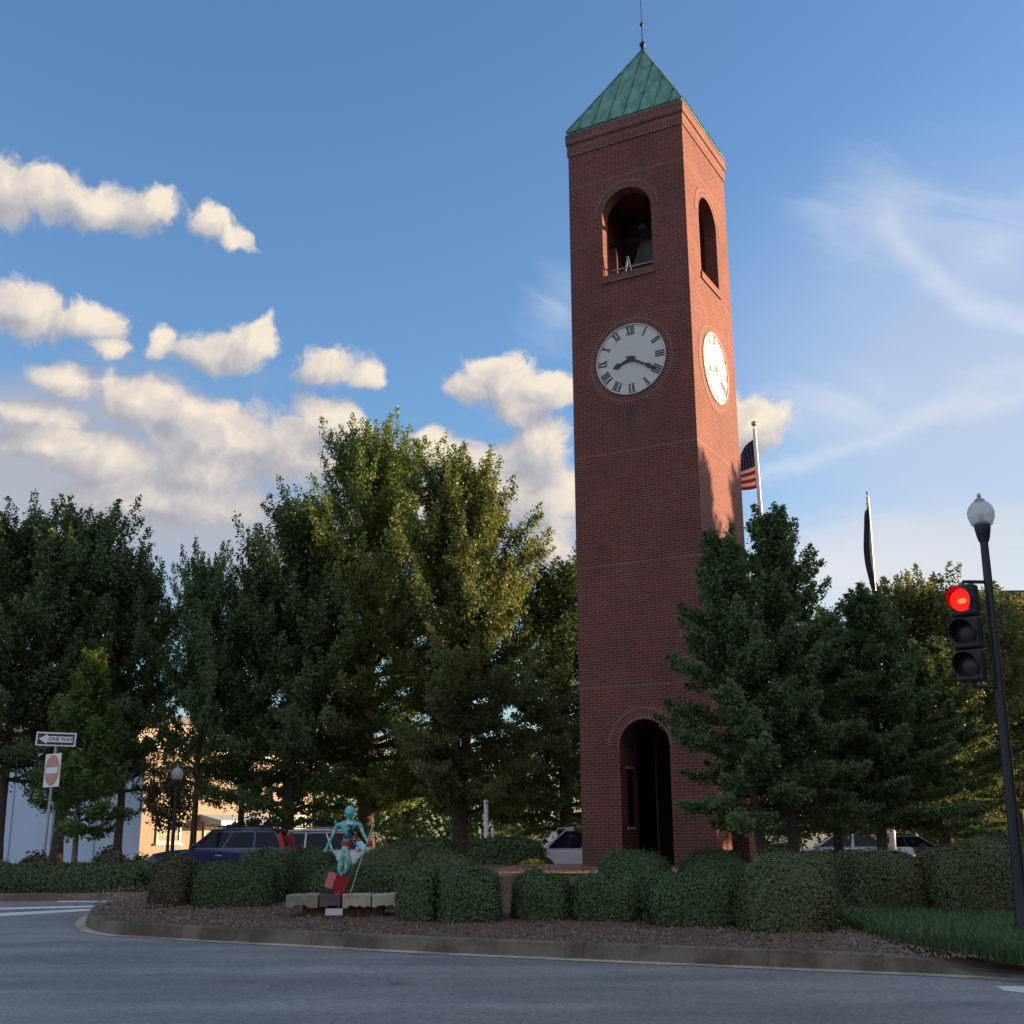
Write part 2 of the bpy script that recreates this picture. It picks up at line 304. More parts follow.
def usflag():
    m, q, out = newmat('striped_flag_cloth'); uv = q.n('ShaderNodeUVMap').outputs[0]; s = q.n('ShaderNodeSeparateXYZ', {0: uv})
    u, v = s.outputs[0], s.outputs[1]
    st = q.m('LESS_THAN', q.m('MODULO', q.m('MULTIPLY', v, 6.5), 1.0), .5)
    c = q.mix(st, (.66, .63, .60), (.48, .025, .04))
    can = q.m('MULTIPLY', q.m('LESS_THAN', u, .4), q.m('GREATER_THAN', v, 6 / 13))
    gx = q.m('SUBTRACT', q.m('FRACT', q.m('MULTIPLY', u, 15)), .5); gy = q.m('SUBTRACT', q.m('FRACT', q.m('MULTIPLY', v, 16.7)), .5)
    star = q.m('LESS_THAN', q.m('ADD', q.m('MULTIPLY', gx, gx), q.m('MULTIPLY', gy, gy)), .03)
    c = q.mix(can, c, q.mix(star, (.03, .035, .10), (.35, .35, .38)))
    d = q.n('ShaderNodeBsdfDiffuse', {'Color': c}); tr = q.n('ShaderNodeBsdfTranslucent', {'Color': c})
    mx = q.n('ShaderNodeMixShader', {0: .3, 1: d.outputs[0], 2: tr.outputs[0]}); q.t.links.new(mx.outputs[0], out.inputs[0]); return m
M['us_flag'] = usflag()

# ------------------------------------------------------------------ mesh helpers
class MB:
    """collects faces, then links ONE mesh object"""
    def __init__(s): s.v = []; s.f = []; s.uv = []; s.mi = []
    def face(s, pts, uv=None, mi=0):
        b = len(s.v); s.v += [tuple(p) for p in pts]; s.f.append(tuple(range(b, b + len(pts)))); s.uv.append(uv); s.mi.append(mi)
    def grid(s, vs, fs, mi=0):
        b = len(s.v); s.v += [tuple(p) for p in vs]
        for f in fs: s.f.append(tuple(b + i for i in f)); s.uv.append(None); s.mi.append(mi)
    def box(s, c, d, rz=0, ry=0, rx=0, mi=0, taper=1.0):
        m = Matrix.Translation(c) @ Euler((rx, ry, rz)).to_matrix().to_4x4()
        x, y, z = d[0] / 2, d[1] / 2, d[2] / 2; t = taper
        vs = [m @ Vector(p) for p in ((-x, -y, -z), (x, -y, -z), (x, y, -z), (-x, y, -z), (-x * t, -y * t, z), (x * t, -y * t, z), (x * t, y * t, z), (-x * t, y * t, z))]
        s.grid(vs, [(0, 3, 2, 1), (4, 5, 6, 7), (0, 1, 5, 4), (1, 2, 6, 5), (2, 3, 7, 6), (3, 0, 4, 7)], mi)
    def lathe(s, prof, c=(0, 0, 0), n=20, mi=0):
        vs = []; fs = []
        for (r, z) in prof:
            for k in range(n):
                a = 2 * math.pi * k / n; vs.append((c[0] + r * math.cos(a), c[1] + r * math.sin(a), c[2] + z))
        for i in range(len(prof) - 1):
            for k in range(n): fs.append((i * n + k, i * n + (k + 1) % n, (i + 1) * n + (k + 1) % n, (i + 1) * n + k))
        fs.append(tuple(reversed(range(n)))); fs.append(tuple((len(prof) - 1) * n + k for k in range(n)))
        s.grid(vs, fs, mi)
    def tube(s, pts, rad, n=8, mi=0):
        pts = [Vector(p) for p in pts]
        if not hasattr(rad, '__len__'): rad = [rad] * len(pts)
        vs = []; fs = []
        for i, p in enumerate(pts):
            t = (pts[min(i + 1, len(pts) - 1)] - pts[max(i - 1, 0)]).normalized()
            a = t.cross(Vector((.31, .95, .05)) if abs(t.y) < .9 else Vector((1, 0, 0))).normalized(); b = t.cross(a)
            for k in range(n):
                g = 2 * math.pi * k / n; vs.append(p + (a * math.cos(g) + b * math.sin(g)) * rad[i])
        for i in range(len(pts) - 1):
            for k in range(n): fs.append((i * n + (k + 1) % n, i * n + k, (i + 1) * n + k, (i + 1) * n + (k + 1) % n))
        fs.append(tuple(range(n))); fs.append(tuple((len(pts) - 1) * n + k for k in reversed(range(n))))
        s.grid(vs, fs, mi)
    def prism(s, poly, y0, y1, mi=0):           # poly in x,z pulled along y
        n = len(poly); vs = [(x, y0, z) for x, z in poly] + [(x, y1, z) for x, z in poly]
        fs = [tuple(range(n)), tuple(reversed(range(n, 2 * n)))] + [(i, i + n, (i + 1) % n + n, (i + 1) % n) for i in range(n)]
        s.grid(vs, fs, mi)
    def build(s, name, mats, parent=None, smooth=None, bevel=0, fixn=False):
        me = bpy.data.meshes.new(name); me.from_pydata(s.v, [], s.f)
        for m in (mats if isinstance(mats, (list, tuple)) else [mats]): me.materials.append(m)
        me.polygons.foreach_set('material_index', s.mi)
        if fixn:
            import bmesh
            bm = bmesh.new(); bm.from_mesh(me); bmesh.ops.recalc_face_normals(bm, faces=bm.faces); bm.to_mesh(me); bm.free()
        ul = me.uv_layers.new(name='UVMap').data
        for p, uv in zip(me.polygons, s.uv):
            nx, ny, nz = (abs(c) for c in p.normal)
            for j, li in enumerate(p.loop_indices):
                if uv: ul[li].uv = uv[j]
                else:
                    x, y, z = me.vertices[me.loops[li].vertex_index].co
                    ul[li].uv = (x, y) if nz > .75 else ((y, z) if nx > ny else (x, z))
        o = bpy.data.objects.new(name, me); COL.objects.link(o)
        if parent: o.parent = parent
        if smooth is not None:
            me.polygons.foreach_set('use_smooth', [True] * len(me.polygons)); me.set_sharp_from_angle(angle=R(smooth))
        if bevel:
            b = o.modifiers.new('bevel', 'BEVEL'); b.width = bevel; b.segments = 2; b.limit_method = 'ANGLE'
        return o
def tag(o, label=None, cat=None, group=None, kind=None):
    if label: o['label'] = label
    if cat: o['category'] = cat
    if group: o['group'] = group
    if kind: o['kind'] = kind
    return o
def thing(name, label, cat, loc=(0, 0, 0), rz=0, group=None):
    o = bpy.data.objects.new(name, None); COL.objects.link(o); o.location = loc; o.rotation_euler = (0, 0, rz); o.empty_display_size = .3
    return tag(o, label, cat, group)
def copy_tree(o, parent=None):
    c = o.copy(); COL.objects.link(c)
    if parent: c.parent = parent
    for ch in o.children: copy_tree(ch, c)
    return c
def quadmesh(name, V, mat, parent=None):          # V: (n,4,3) array of loose quads
    n = len(V); me = bpy.data.meshes.new(name)
    me.vertices.add(n * 4); me.vertices.foreach_set('co', np.ascontiguousarray(V, np.float32).ravel())
    me.loops.add(n * 4); me.loops.foreach_set('vertex_index', np.arange(n * 4, dtype=np.int32))
    me.polygons.add(n); me.polygons.foreach_set('loop_start', np.arange(0, n * 4, 4, dtype=np.int32))
    me.materials.append(mat); me.update(); me.validate()
    o = bpy.data.objects.new(name, me); COL.objects.link(o)
    if parent: o.parent = parent
    return o
def leaf_quads(rng, P, length, width, nb=None, flat=.0, jit=.55):
    n = len(P); a = rng.normal(size=(n, 3)); 
    if nb is not None: nn = nb + rng.normal(size=(n, 3)) * jit
    else: nn = rng.normal(size=(n, 3)); nn[:, 2] += flat
    nn /= np.linalg.norm(nn, axis=1, keepdims=True) + 1e-9
    t = np.cross(nn, a); t /= np.linalg.norm(t, axis=1, keepdims=True) + 1e-9
    b = np.cross(nn, t); sc = rng.uniform(.7, 1.3, (n, 1))
    L = t * length * .5 * sc; Wd = b * width * .5 * sc
    return np.stack([P - L, P + Wd - L * .1, P + L, P - Wd - L * .1], 1)

def ground_z(x, y):                       # the planted mound inside the kerb
    t = min(1, max(0, (y - 15.2) / 17)); return .17 + .45 * t * t * (3 - 2 * t)

# ------------------------------------------------------------------ ground, roads, kerbs
g = MB(); g.face([(-2500, -300, -.05), (2500, -300, -.05), (2500, 4000, -.05), (-2500, 4000, -.05)]); tag(g.build('ground', M['earth']), kind='structure')
g = MB(); g.face([(-70, -30, 0), (60, -30, 0), (60, 100, 0), (-70, 100, 0)]); tag(g.build('road', M['asphalt']), kind='structure')
def smooth_path(pts, k=6):
    out = []
    for i in range(len(pts) - 1):
        p0, p1, p2, p3 = pts[max(i - 1, 0)], pts[i], pts[i + 1], pts[min(i + 2, len(pts) - 1)]
        for j in range(k):
            t = j / k
            out.append(.5 * ((2 * p1) + (p2 - p0) * t + (2 * p0 - 5 * p1 + 4 * p2 - p3) * t * t + (3 * p1 - p0 - 3 * p2 + p3) * t ** 3))
    out.append(pts[-1]); return out
gutter_px = [(158, 902.8), (112, 908.5), (86, 915), (76, 923), (80, 930.5), (100, 935.5), (146, 938.5), (200, 942), (270, 945.5), (340, 949.5), (460, 956), (560, 960.5), (660, 965), (740, 968.3), (810, 971.5), (880, 974.5), (940, 977), (1000, 980.5), (1060, 985)]
gp = smooth_path([atz(x, y, 0).to_2d() for x, y in gutter_px])
N = len(gp)
def offs(path, d):
    out = []
    for i, p in enumerate(path):
        t = (path[min(i + 1, len(path) - 1)] - path[max(i - 1, 0)]).normalized(); nrm = Vector((-t.y, t.x)); out.append(p + nrm * d)
    return out
k0, k1, k2, k3 = gp, offs(gp, .16), offs(gp, .20), offs(gp, .36)
def kh(i):                                # the kerb drops to a ramp at its right end
    x = i / (N - 1); return .045 + .145 * (1 - max(0, min(1, (x - .83) / .075)) ** 2)
g = MB()
for i in range(N - 1):
    g.face([(*k0[i], .006), (*k0[i + 1], .006), (*k1[i + 1], .016), (*k1[i], .016)])
tag(g.build('gutter', M['gutter']), kind='structure')
g = MB()
for i in range(N - 1):
    h0, h1 = kh(i), kh(i + 1)
    g.face([(*k1[i], .0), (*k1[i + 1], .0), (*k2[i + 1], h1 - .012), (*k2[i], h0 - .012)])
    a0, a1 = k2[i].lerp(k3[i], .12), k2[i + 1].lerp(k3[i + 1], .12)
    g.face([(*k2[i], h0 - .012), (*k2[i + 1], h1 - .012), (*a1, h1), (*a0, h0)])
    g.face([(*a0, h0), (*a1, h1), (*k3[i + 1], h1), (*k3[i], h0)])
    g.face([(*k3[i], h0), (*k3[i + 1], h1), (*k3[i + 1], 0), (*k3[i], 0)])
kerb = tag(g.build('kerb', M['kerb'], smooth=40), kind='structure')
for f in (.30, .47, .615, .74, .83):      # dark joints cut across the kerb
    i = int(f * N); t = (gp[i + 1] - gp[i]).normalized(); w = t * .006; h = kh(i); e_ = .004 * Vector((-t.y, t.x)); g = MB()
    g.face([(*(k1[i] - w - e_), .017), (*(k1[i] + w - e_), .017), (*(k2[i] + w - e_), h), (*(k2[i] - w - e_), h), ]); g.face([(*(k2[i] - w - e_), h), (*(k2[i] + w - e_), h), (*(k3[i] + w), h + .003), (*(k3[i] - w), h + .003)])
    g.build('joint', M['stone_dark'], kerb)
# planted mound: fan of strips from the kerb back edge to the far side
g = MB(); K = 22; far = []
for i in range(N):
    p = k3[i]; far.append(Vector((p.x * .55 + 3.2 if p.x < 6 else p.x * .8 + 4.4, 37.5)))
rows = []
for j in range(K + 1):
    t = (j / K) ** 1.4; row = []
    for i in range(N):
        p = k3[i].lerp(far[i], t); h = kh(i) - .008; zz = ground_z(p.x, p.y)
        z = h + (zz - h) * min(1, t * 8) + .018 * math.sin(p.x * 3.1 + p.y * 1.7) * math.sin(p.y * 2.3 - p.x) * min(1, t * 12)
        row.append((p.x, p.y, z))
    rows.append(row)
vs = [p for r in rows for p in r]; fs = [(j * N + i, j * N + i + 1, (j + 1) * N + i + 1, (j + 1) * N + i) for j in range(K) for i in range(N - 1)]
g.grid(vs, fs); mound = tag(g.build('mulch_ground', M['mulch'], smooth=60), kind='structure')
g = MB()                                  # brick paving round the tower foot
tz = .64
g.face([(-1.5, 29.6, .615), (3.2, 27.8, .60), (9.5, 31.0, .635), (9.5, 37.4, .64), (0.5, 37.4, .64)]); tag(g.build('paved_path', M['paver']), kind='structure')
# left verge and its kerb
vk = [atz(-40, 902.5), atz(0, 901.5), atz(80, 900), atz(150, 898.5), atz(215, 897.5)]
g = MB(); vb = [p + Vector((0, .18, 0)) for p in vk]
for i in range(len(vk) - 1):
    a, b, c, d = vk[i], vk[i + 1], vb[i + 1], vb[i]
    g.face([a, b, b + Vector((0, .02, .15)), a + Vector((0, .02, .15))]); g.face([a + Vector((0, .02, .15)), b + Vector((0, .02, .15)), c + Vector((0, 0, .15)), d + Vector((0, 0, .15))])
tag(g.build('kerb', M['redkerb']), kind='structure')
g = MB()
for i in range(len(vk) - 1):
    a, b = vb[i], vb[i + 1]; g.face([(a.x, a.y, .145), (b.x, b.y, .145), (b.x - 1.5, 40, .16), (a.x - 8, 40, .16)])
tag(g.build('verge', M['soil']), kind='structure')
for q4 in ([(-30, 914.5), (-30, 918), (112, 909.4), (112, 907.6)], [(-30, 908.2), (-30, 910.6), (100, 907.0), (100, 905.3)], [(58, 900.9), (58, 902.1), (158, 902.6), (158, 901.3)],
           [(996, 986.2), (1004, 990.5), (1060, 997), (1060, 985.5)]):
    g = MB(); g.face([(*atz(x, y, .004).to_2d(), .004) for x, y in q4]); tag(g.build('road_marking', M['paint']), kind='structure')

# ------------------------------------------------------------------ clock tower
YAW = -.5011; W2 = 2.0
tc = Vector((5.4436, 32.992, 0)) + Vector((-math.cos(.5011), math.sin(.5011), 0)) * W2 + Vector((math.sin(.5011), math.cos(.5011), 0)) * W2
ZB, ZT = .5, 23.2
tower = thing('clock_tower', 'tall square red brick clock tower with green copper pyramid roof and arched belfry', 'clock tower', (tc.x, tc.y, 0), YAW)
def P3(k, u, z, d=0.0):                    # side k, along u, height z, depth d inwards
    x, y = u, -W2 + d
    for _ in range(k): x, y = -y, x
    return (x, y, z)
GA, GS = .76, 3.88; GT = GS + GA           # ground arch
BA, BS, BSILL = .84, 20.66, 18.55; BT = BS + BA
NSEG = 14
arc = lambda a, zs: [(-a * math.cos(math.pi * i / NSEG), zs + a * math.sin(math.pi * i / NSEG)) for i in range(NSEG + 1)]
def wall_side(mb, k, d, w, bands_z):
    off = k * 4.0
    def quad(u0, z0, u1, z1, u2, z2, u3, z3):
        pts = [(u0, z0), (u1, z1), (u2, z2), (u3, z3)]
        if d > 0: pts.reverse()
        mb.face([P3(k, u, z, d) for u, z in pts], [(u + off, z) for u, z in pts])
    rect = lambda a, z0, b, z1: quad(a, z0, b, z0, b, z1, a, z1)
    for kind, z0, z1, a in bands_z:
        if kind == 'solid': rect(-w, z0, w, z1)
        elif kind == 'open': rect(-w, z0, -a, z1); rect(a, z0, w, z1)
        else:
            pts = arc(a, z0); h = NSEG // 2
            for i in range(h):
                (u0, y0), (u1, y1) = pts[i], pts[i + 1]
                quad(-w, y0, u0, y0, u1, y1, -w, y1); quad(-u0, y0, w, y0, w, y1, -u1, y1)
def reveal(mb, k, a, z0, zs, depth, sill=True):
    off = k * 4.0
    for s in (-1, 1):
        pts = [(s * a, z0, 0), (s * a, z0, depth), (s * a, zs, depth), (s * a, zs, 0)]
        if s < 0: pts.reverse()
        pts.reverse()
        mb.face([P3(k, *p) for p in pts], [(p[2] + off, p[1]) for p in pts])
    pts = arc(a, zs); L = 0
    for i in range(NSEG):
        (u0, y0), (u1, y1) = pts[i], pts[i + 1]; l = math.hypot(u1 - u0, y1 - y0)
        mb.face([P3(k, u0, y0, 0), P3(k, u0, y0, depth), P3(k, u1, y1, depth), P3(k, u1, y1, 0)], [(L, 0), (L, depth), (L + l, depth), (L + l, 0)]); L += l
shell = MB(); inner = MB()
for k in range(4):
    wall_side(shell, k, 0, W2, [('open', ZB, GS, GA), ('arch', GS, GT, GA), ('solid', GT, BSILL, 0), ('open', BSILL, BS, BA), ('arch', BS, BT, BA), ('solid', BT, ZT, 0)])
    reveal(shell, k, BA, BSILL, BS, .42); reveal(shell, k, GA, ZB, GS, W2 - GA)
    wall_side(inner, k, .42, W2 - .42, [('open', BSILL, BS, BA), ('arch', BS, BT, BA), ('solid', BT, 22.6, 0)])
i2 = W2 - .42
inner.face([(-i2, -i2, BSILL), (i2, -i2, BSILL), (i2, i2, BSILL), (-i2, i2, BSILL)])
for k in range(4): inner.face([P3(k, -BA, BSILL, 0.0), P3(k, BA, BSILL, 0.0), P3(k, BA, BSILL, .42), P3(k, -BA, BSILL, .42)])
inner.face([(-i2, -i2, 22.6), (i2, -i2, 22.6), (i2, i2, 22.6), (-i2, i2, 22.6)])
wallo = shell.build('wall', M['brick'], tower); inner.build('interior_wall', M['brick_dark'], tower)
vl = MB()
for k in range(4):
    pts = arc(GA, GS)
    for i in range(NSEG):
        (u0, y0), (u1, y1) = pts[i], pts[i + 1]
        vl.face([P3(k, u, z, W2 - GA) for u, z in ((u0, y0), (u1, y1), (u1, GT + .02), (u0, GT + .02))])
vl.face([(-GA, -GA, GT + .02), (GA, -GA, GT + .02), (GA, GA, GT + .02), (-GA, GA, GT + .02)]); vl.build('vault', M['brick_dark'], tower)
c1 = MB(); c1.box((0, 0, 23.415), (4.07, 4.07, .43)); c1.build('cornice', M['brick_soldier'], tower)
c1 = MB(); c1.box((0, 0, 23.815), (4.14, 4.14, .37)); c1.build('cornice', M['brick_soldier'], tower)
fl = MB(); fl.box((0, 0, 24.07), (4.02, 4.02, .14)); flo = fl.build('flashing', M['copper'], tower)
# copper pyramid with standing seams
APEX, E0 = 27.93, 2.04
rf = MB()
for k in range(4):
    pts = [P3(k, -E0, 24.14, W2 - E0), P3(k, E0, 24.14, W2 - E0), (0, 0, APEX)]; rf.face(pts)
rf.box((0, 0, 24.12), (4.09, 4.09, .035)); roof = rf.build('roof', M['copper'], tower)
sm = MB()
for k in range(4):
    for i in range(-3, 4):
        u = i * .54; t = 1 - abs(u) / E0
        a = Vector(P3(k, u, 24.15, W2 - E0)); b = Vector(P3(k, u, 24.15 + (APEX - 24.15) * t, W2 - E0 + E0 * t)); 
        nrm = Vector(P3(k, 0, 0, W2 - 1)).normalized() * .87 + Vector((0, 0, .48))
        sm.tube([a + nrm * .02, b + nrm * .02], .026, 4)
    sm.tube([Vector(P3(k, -E0, 24.15, W2 - E0)), Vector((0, 0, APEX + .02))], .035, 5)
sm.build('roof_seam', M['copper'], roof)
fn = MB(); fn.lathe([(.10, 27.80), (.07, 27.98), (.04, 28.02), (.09, 28.07), (.11, 28.14), (.09, 28.21), (.03, 28.26), (.018, 28.4), (.016, 28.88), (.06, 28.92), (.07, 28.96), (.05, 29.02), (.014, 29.06), (.012, 30.6), (.002, 30.9)], n=12)
fn.build('finial', M['black'], tower, smooth=40)
# brick rings round arches and clocks, stone-coloured sill courses
def ring(k, a0, a1, zc, t0, t1, name, mat, proud):
    mb = MB(); n = 48 if t1 - t0 > 4 else 24; w = (a0 + a1) / 2
    for i in range(n):
        A, B = t0 + (t1 - t0) * i / n, t0 + (t1 - t0) * (i + 1) / n
        c = lambda r, t, d: P3(k, r * math.cos(t), zc + r * math.sin(t), d)
        ru = [(B * w, a0), (A * w, a0), (A * w, a1), (B * w, a1)]
        mb.face([c(a0, B, -proud), c(a0, A, -proud), c(a1, A, -proud), c(a1, B, -proud)], ru)
        mb.face([c(a1, B, -proud), c(a1, A, -proud), c(a1, A, 0), c(a1, B, 0)]); mb.face([c(a0, A, -proud), c(a0, B, -proud), c(a0, B, .02), c(a0, A, .02)])
    return mb.build(name, mat, tower)
for k in range(4):
    ring(k, GA, GA + .21, GS, 0, math.pi, 'arch_ring', M['brick_soldier'], .006); ring(k, GA + .222, GA + .43, GS, 0, math.pi, 'arch_ring', M['brick_soldier'], .012)
    ring(k, BA, BA + .17, BS, 0, math.pi, 'arch_ring', M['brick_soldier'], .006); ring(k, BA + .182, BA + .36, BS, 0, math.pi, 'arch_ring', M['brick_soldier'], .012)
    s = MB(); s.box(P3(k, 0, BSILL - .115, -.005), ((2 * BA + .12, .09, .25) if k % 2 == 0 else (.09, 2 * BA + .12, .25))); s.build('sill', M['brick_soldier'], tower)
# clock faces
ZK, RK = 15.59, 1.15
ROM = ['XII', 'I', 'II', 'III', 'IIII', 'V', 'VI', 'VII', 'VIII', 'IX', 'X', 'XI']
def clock(k):
    ring(k, RK, RK + .36, ZK, 0, 2 * math.pi, 'clock_ring', M['brick_soldier'], .008)
    f = MB(); n = 64
    pt = lambda x, z, d: P3(k, x, ZK + z, d)
    f.face([pt(RK * math.cos(2 * math.pi * i / n), RK * math.sin(2 * math.pi * i / n), -.012) for i in range(n)]); face = f.build('clock_face', M['dial'], tower)
    rm = MB()
    for i in range(n):
        A, B = 2 * math.pi * i / n, 2 * math.pi * (i + 1) / n
        for r0, d0, r1, d1 in ((RK - .035, -.014, RK - .02, -.045), (RK - .02, -.045, RK + .004, -.045)):
            rm.face([pt(r0 * math.cos(A), r0 * math.sin(A), d0), pt(r0 * math.cos(B), r0 * math.sin(B), d0), pt(r1 * math.cos(B), r1 * math.sin(B), d1), pt(r1 * math.cos(A), r1 * math.sin(A), d1)])
    rm.build('rim', M['dial'], face)
    def strip(mb, p, q, w0, w1, T):
        (x0, y0), (x1, y1) = p, q; dx, dy = x1 - x0, y1 - y0; l = math.hypot(dx, dy); nx, ny = -dy / l, dx / l
        mb.face([T(x0 - nx * w0 / 2, y0 - ny * w0 / 2), T(x0 + nx * w0 / 2, y0 + ny * w0 / 2), T(x1 + nx * w1 / 2, y1 + ny * w1 / 2), T(x1 - nx * w1 / 2, y1 - ny * w1 / 2)])
    for h, rom in enumerate(ROM):
        a = math.radians(30 * h); mb = MB(); H = .28; adv = {'I': .072, 'V': .14, 'X': .14}
        tot = sum(adv[c] for c in rom); x = -tot / 2; rr = .835 * RK; dd = [-.0165]
        def T(px, py): 
            X = px; Y = rr - .01 + py
            return pt(X * math.cos(a) + Y * math.sin(a), -X * math.sin(a) + Y * math.cos(a), dd[0])
        for ci, ch in enumerate(rom):
            w = adv[ch]; cx = x + w / 2; dd[0] = -.0165 - ci * .0006
            if ch == 'I': strip(mb, (cx, -H / 2), (cx, H / 2), .05, .05, T)
            elif ch == 'V': strip(mb, (cx - .042, H / 2), (cx, -H / 2), .052, .045, T); dd[0] -= .0003; strip(mb, (cx + .042, H / 2), (cx, -H / 2), .022, .022, T)
            else: strip(mb, (cx - .042, H / 2), (cx + .042, -H / 2), .052, .052, T); dd[0] -= .0003; strip(mb, (cx + .042, H / 2), (cx - .042, -H / 2), .022, .022, T)
            x += w
        dd[0] = -.020
        for sgn in (-1, 1): strip(mb, (-tot / 2 + .004, sgn * H / 2), (tot / 2 - .004, sgn * H / 2), .013, .013, T)
        mb.build('numeral', M['numeral'], face)
    mb = MB()
    for m_ in range(60):
        a = math.radians(6 * m_); L = .028 if m_ % 5 else .045; r1 = .965 * RK
        T = lambda px, py: pt(px * math.cos(a) + py * math.sin(a), -px * math.sin(a) + py * math.cos(a), -.0165)
        strip(mb, (0, r1 - L), (0, r1), .02, .02, T)
    mb.build('minute_track', M['numeral'], face)
    hm = M['numeral'] if k % 2 == 0 else M['glare_pale_hand']  # side dials get pale hands, sun glare put into their colour
    for nm, ang, L, w, d in (('hour_hand', 250, .64, .115, -.05), ('minute_hand', 120, .95, .085, -.075)):
        a = math.radians(ang); mb = MB()
        for dz in (0, .018):
            T = lambda px, py: pt(px * math.cos(a) + py * math.sin(a), -px * math.sin(a) + py * math.cos(a), d + dz)
            pl = [(-.02, -.16), (-w * .5, 0), (-w * .28, L * .55), (-w * .85, L * .72), (0, L), (w * .85, L * .72), (w * .28, L * .55), (w * .5, 0), (.02, -.16)]
            mb.face([T(*p) for p in (pl if dz == 0 else reversed(pl))])
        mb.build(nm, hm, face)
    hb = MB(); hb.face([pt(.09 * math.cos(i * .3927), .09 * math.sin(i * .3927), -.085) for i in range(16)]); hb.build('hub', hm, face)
for k in range(4): clock(k)
for k in (1, 2, 3):                         # door shaped dark panels added to keep the sun out of the passages
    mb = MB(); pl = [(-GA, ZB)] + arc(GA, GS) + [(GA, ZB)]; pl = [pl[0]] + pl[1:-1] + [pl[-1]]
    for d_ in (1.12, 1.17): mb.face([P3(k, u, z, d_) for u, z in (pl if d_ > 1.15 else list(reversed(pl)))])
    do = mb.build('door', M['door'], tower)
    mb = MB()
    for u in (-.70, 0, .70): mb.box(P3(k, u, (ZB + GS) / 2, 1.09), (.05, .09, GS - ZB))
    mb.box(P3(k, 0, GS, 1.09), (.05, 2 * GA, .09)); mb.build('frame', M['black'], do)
# narrow windows with stone sills in the passage walls
for k in range(4):
    for s in (-1, 1):
        mb = MB(); cx = Vector(P3(k, s * (GA - .004), 2.5, .66)); ax = k % 2
        mb.box(cx, (.02, .36, 1.6) if ax == 0 else (.36, .02, 1.6)); w = mb.build('window', M['glass_dark'], tower)
        for zz, nm in ((1.66, 'sill'), (3.34, 'lintel')):
            mb = MB(); mb.box((cx.x, cx.y, zz), (.07, .5, .07) if ax == 0 else (.5, .07, .07)); mb.build(nm, M['sill'], w)
# bell, its frame and rail
bl = thing('bell', 'dull bronze bell hanging inside the open belfry of the brick tower', 'bell', (tc.x, tc.y, 19.45), YAW)
mb = MB(); mb.lathe([(.66, 0), (.70, .02), (.66, .10), (.56, .28), (.47, .55), (.42, .80), (.36, .95), (.20, 1.02), (.05, 1.04)], n=28); mb.build('bell_body', M['bell'], bl, smooth=50)
mb = MB(); mb.box((0, 0, 1.28), (.16, 1.5, .16)); mb.tube([(0, 0, 1.03), (0, 0, 1.24)], .07); mb.build('yoke', M['black'], bl)
mb = MB()
for t in (-1, 1): mb.box((t * .86, 0, 1.28), (1.4, .12, .14))
mb.build('bell_beam', M['black'], bl)
rl = thing('belfry_rail', 'pale green metal rail with an A shaped trestle behind the belfry sill', 'railing', (tc.x, tc.y, BSILL), YAW)
mb = MB(); mb.tube([(-.84, -1.5, .42), (.84, -1.5, .42)], .028, 6); mb.build('rail', M['frame_green'], rl)
mb = MB()
for s in (-1, 1): mb.tube([(-.22 + s * .16, -1.46, 0), (-.22, -1.46, .82)], .032, 6)
mb.build('trestle', M['frame_green'], rl)

# ------------------------------------------------------------------ buildings
def facade_box(mb, x0, x1, y0, y1, z0, z1): mb.box(((x0 + x1) / 2, (y0 + y1) / 2, (z0 + z1) / 2), (x1 - x0, y1 - y0, z1 - z0))
def win(parent, x, y, z, w, h, axis, sgn, glass='glass_win', trim='trim'):
    """window let into a wall that faces axis*sgn"""
    mb = MB(); d = .04
    def bx(mb, u, v, du, dv, off, th):
        if axis == 'x': mb.box((x + sgn * off, y + u, z + v), (th, du, dv))
        else: mb.box((x + u, y + sgn * off, z + v), (du, th, dv))
    bx(mb, 0, 0, w, h, .015, .03); wo = mb.build('window', M[glass], parent)
    mb = MB()
    for s in (-1, 1): bx(mb, s * (w / 2 + .05), 0, .1, h + .2, .045, .09); bx(mb, 0, s * (h / 2 + .05), w, .1, .045, .088)
    bx(mb, 0, 0, .05, h, .04, .05); bx(mb, 0, 0, w, .05, .04, .048)
    for q in (-.25, .25): bx(mb, 0, q * h, w, .025, .038, .03); bx(mb, q * w, 0, .025, h, .036, .028)
    mb.build('frame', M[trim], wo)
    mb = MB(); bx(mb, 0, -h / 2 - .14, w + .35, .08, .08, .16); mb.build('sill', M[trim], wo)
cor = at(139, 850, 52); cor.z = 0
b1 = thing('cream_building', 'low pale building with a shaded white wall and a sunlit cream wall with awning', 'building', cor, YAW)
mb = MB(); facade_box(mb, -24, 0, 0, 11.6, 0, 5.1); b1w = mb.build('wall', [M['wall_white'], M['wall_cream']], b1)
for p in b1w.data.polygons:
    if p.normal.x > .5: p.material_index = 1  # bluish shade on one side, sunlit cream on the other, put into the colours
mb = MB(); facade_box(mb, -24.2, .2, -.2, 11.8, 5.1, 5.4); mb.build('cornice', M['trim'], b1)
for i in range(1, 9):
    mb = MB(); mb.box((-i * 2.7, -.03, 2.55), (.06, .05, 5.1)); mb.build('pilaster', M['wall_white'], b1)
mb = MB(); facade_box(mb, 0.003, .05, -.02, 11.5, 0, .35); mb.build('plinth', M['trim'], b1)
for yy in (1.6, 4.5, 10.3): win(b1, 0, yy, 1.9 if yy != 4.5 else 1.5, 1.25, 1.1, 'x', 1)
mb = MB(); mb.box((.028, 7.2, 1.15), (.05, 1.1, 2.3)); dr = mb.build('door', M['awning'], b1)
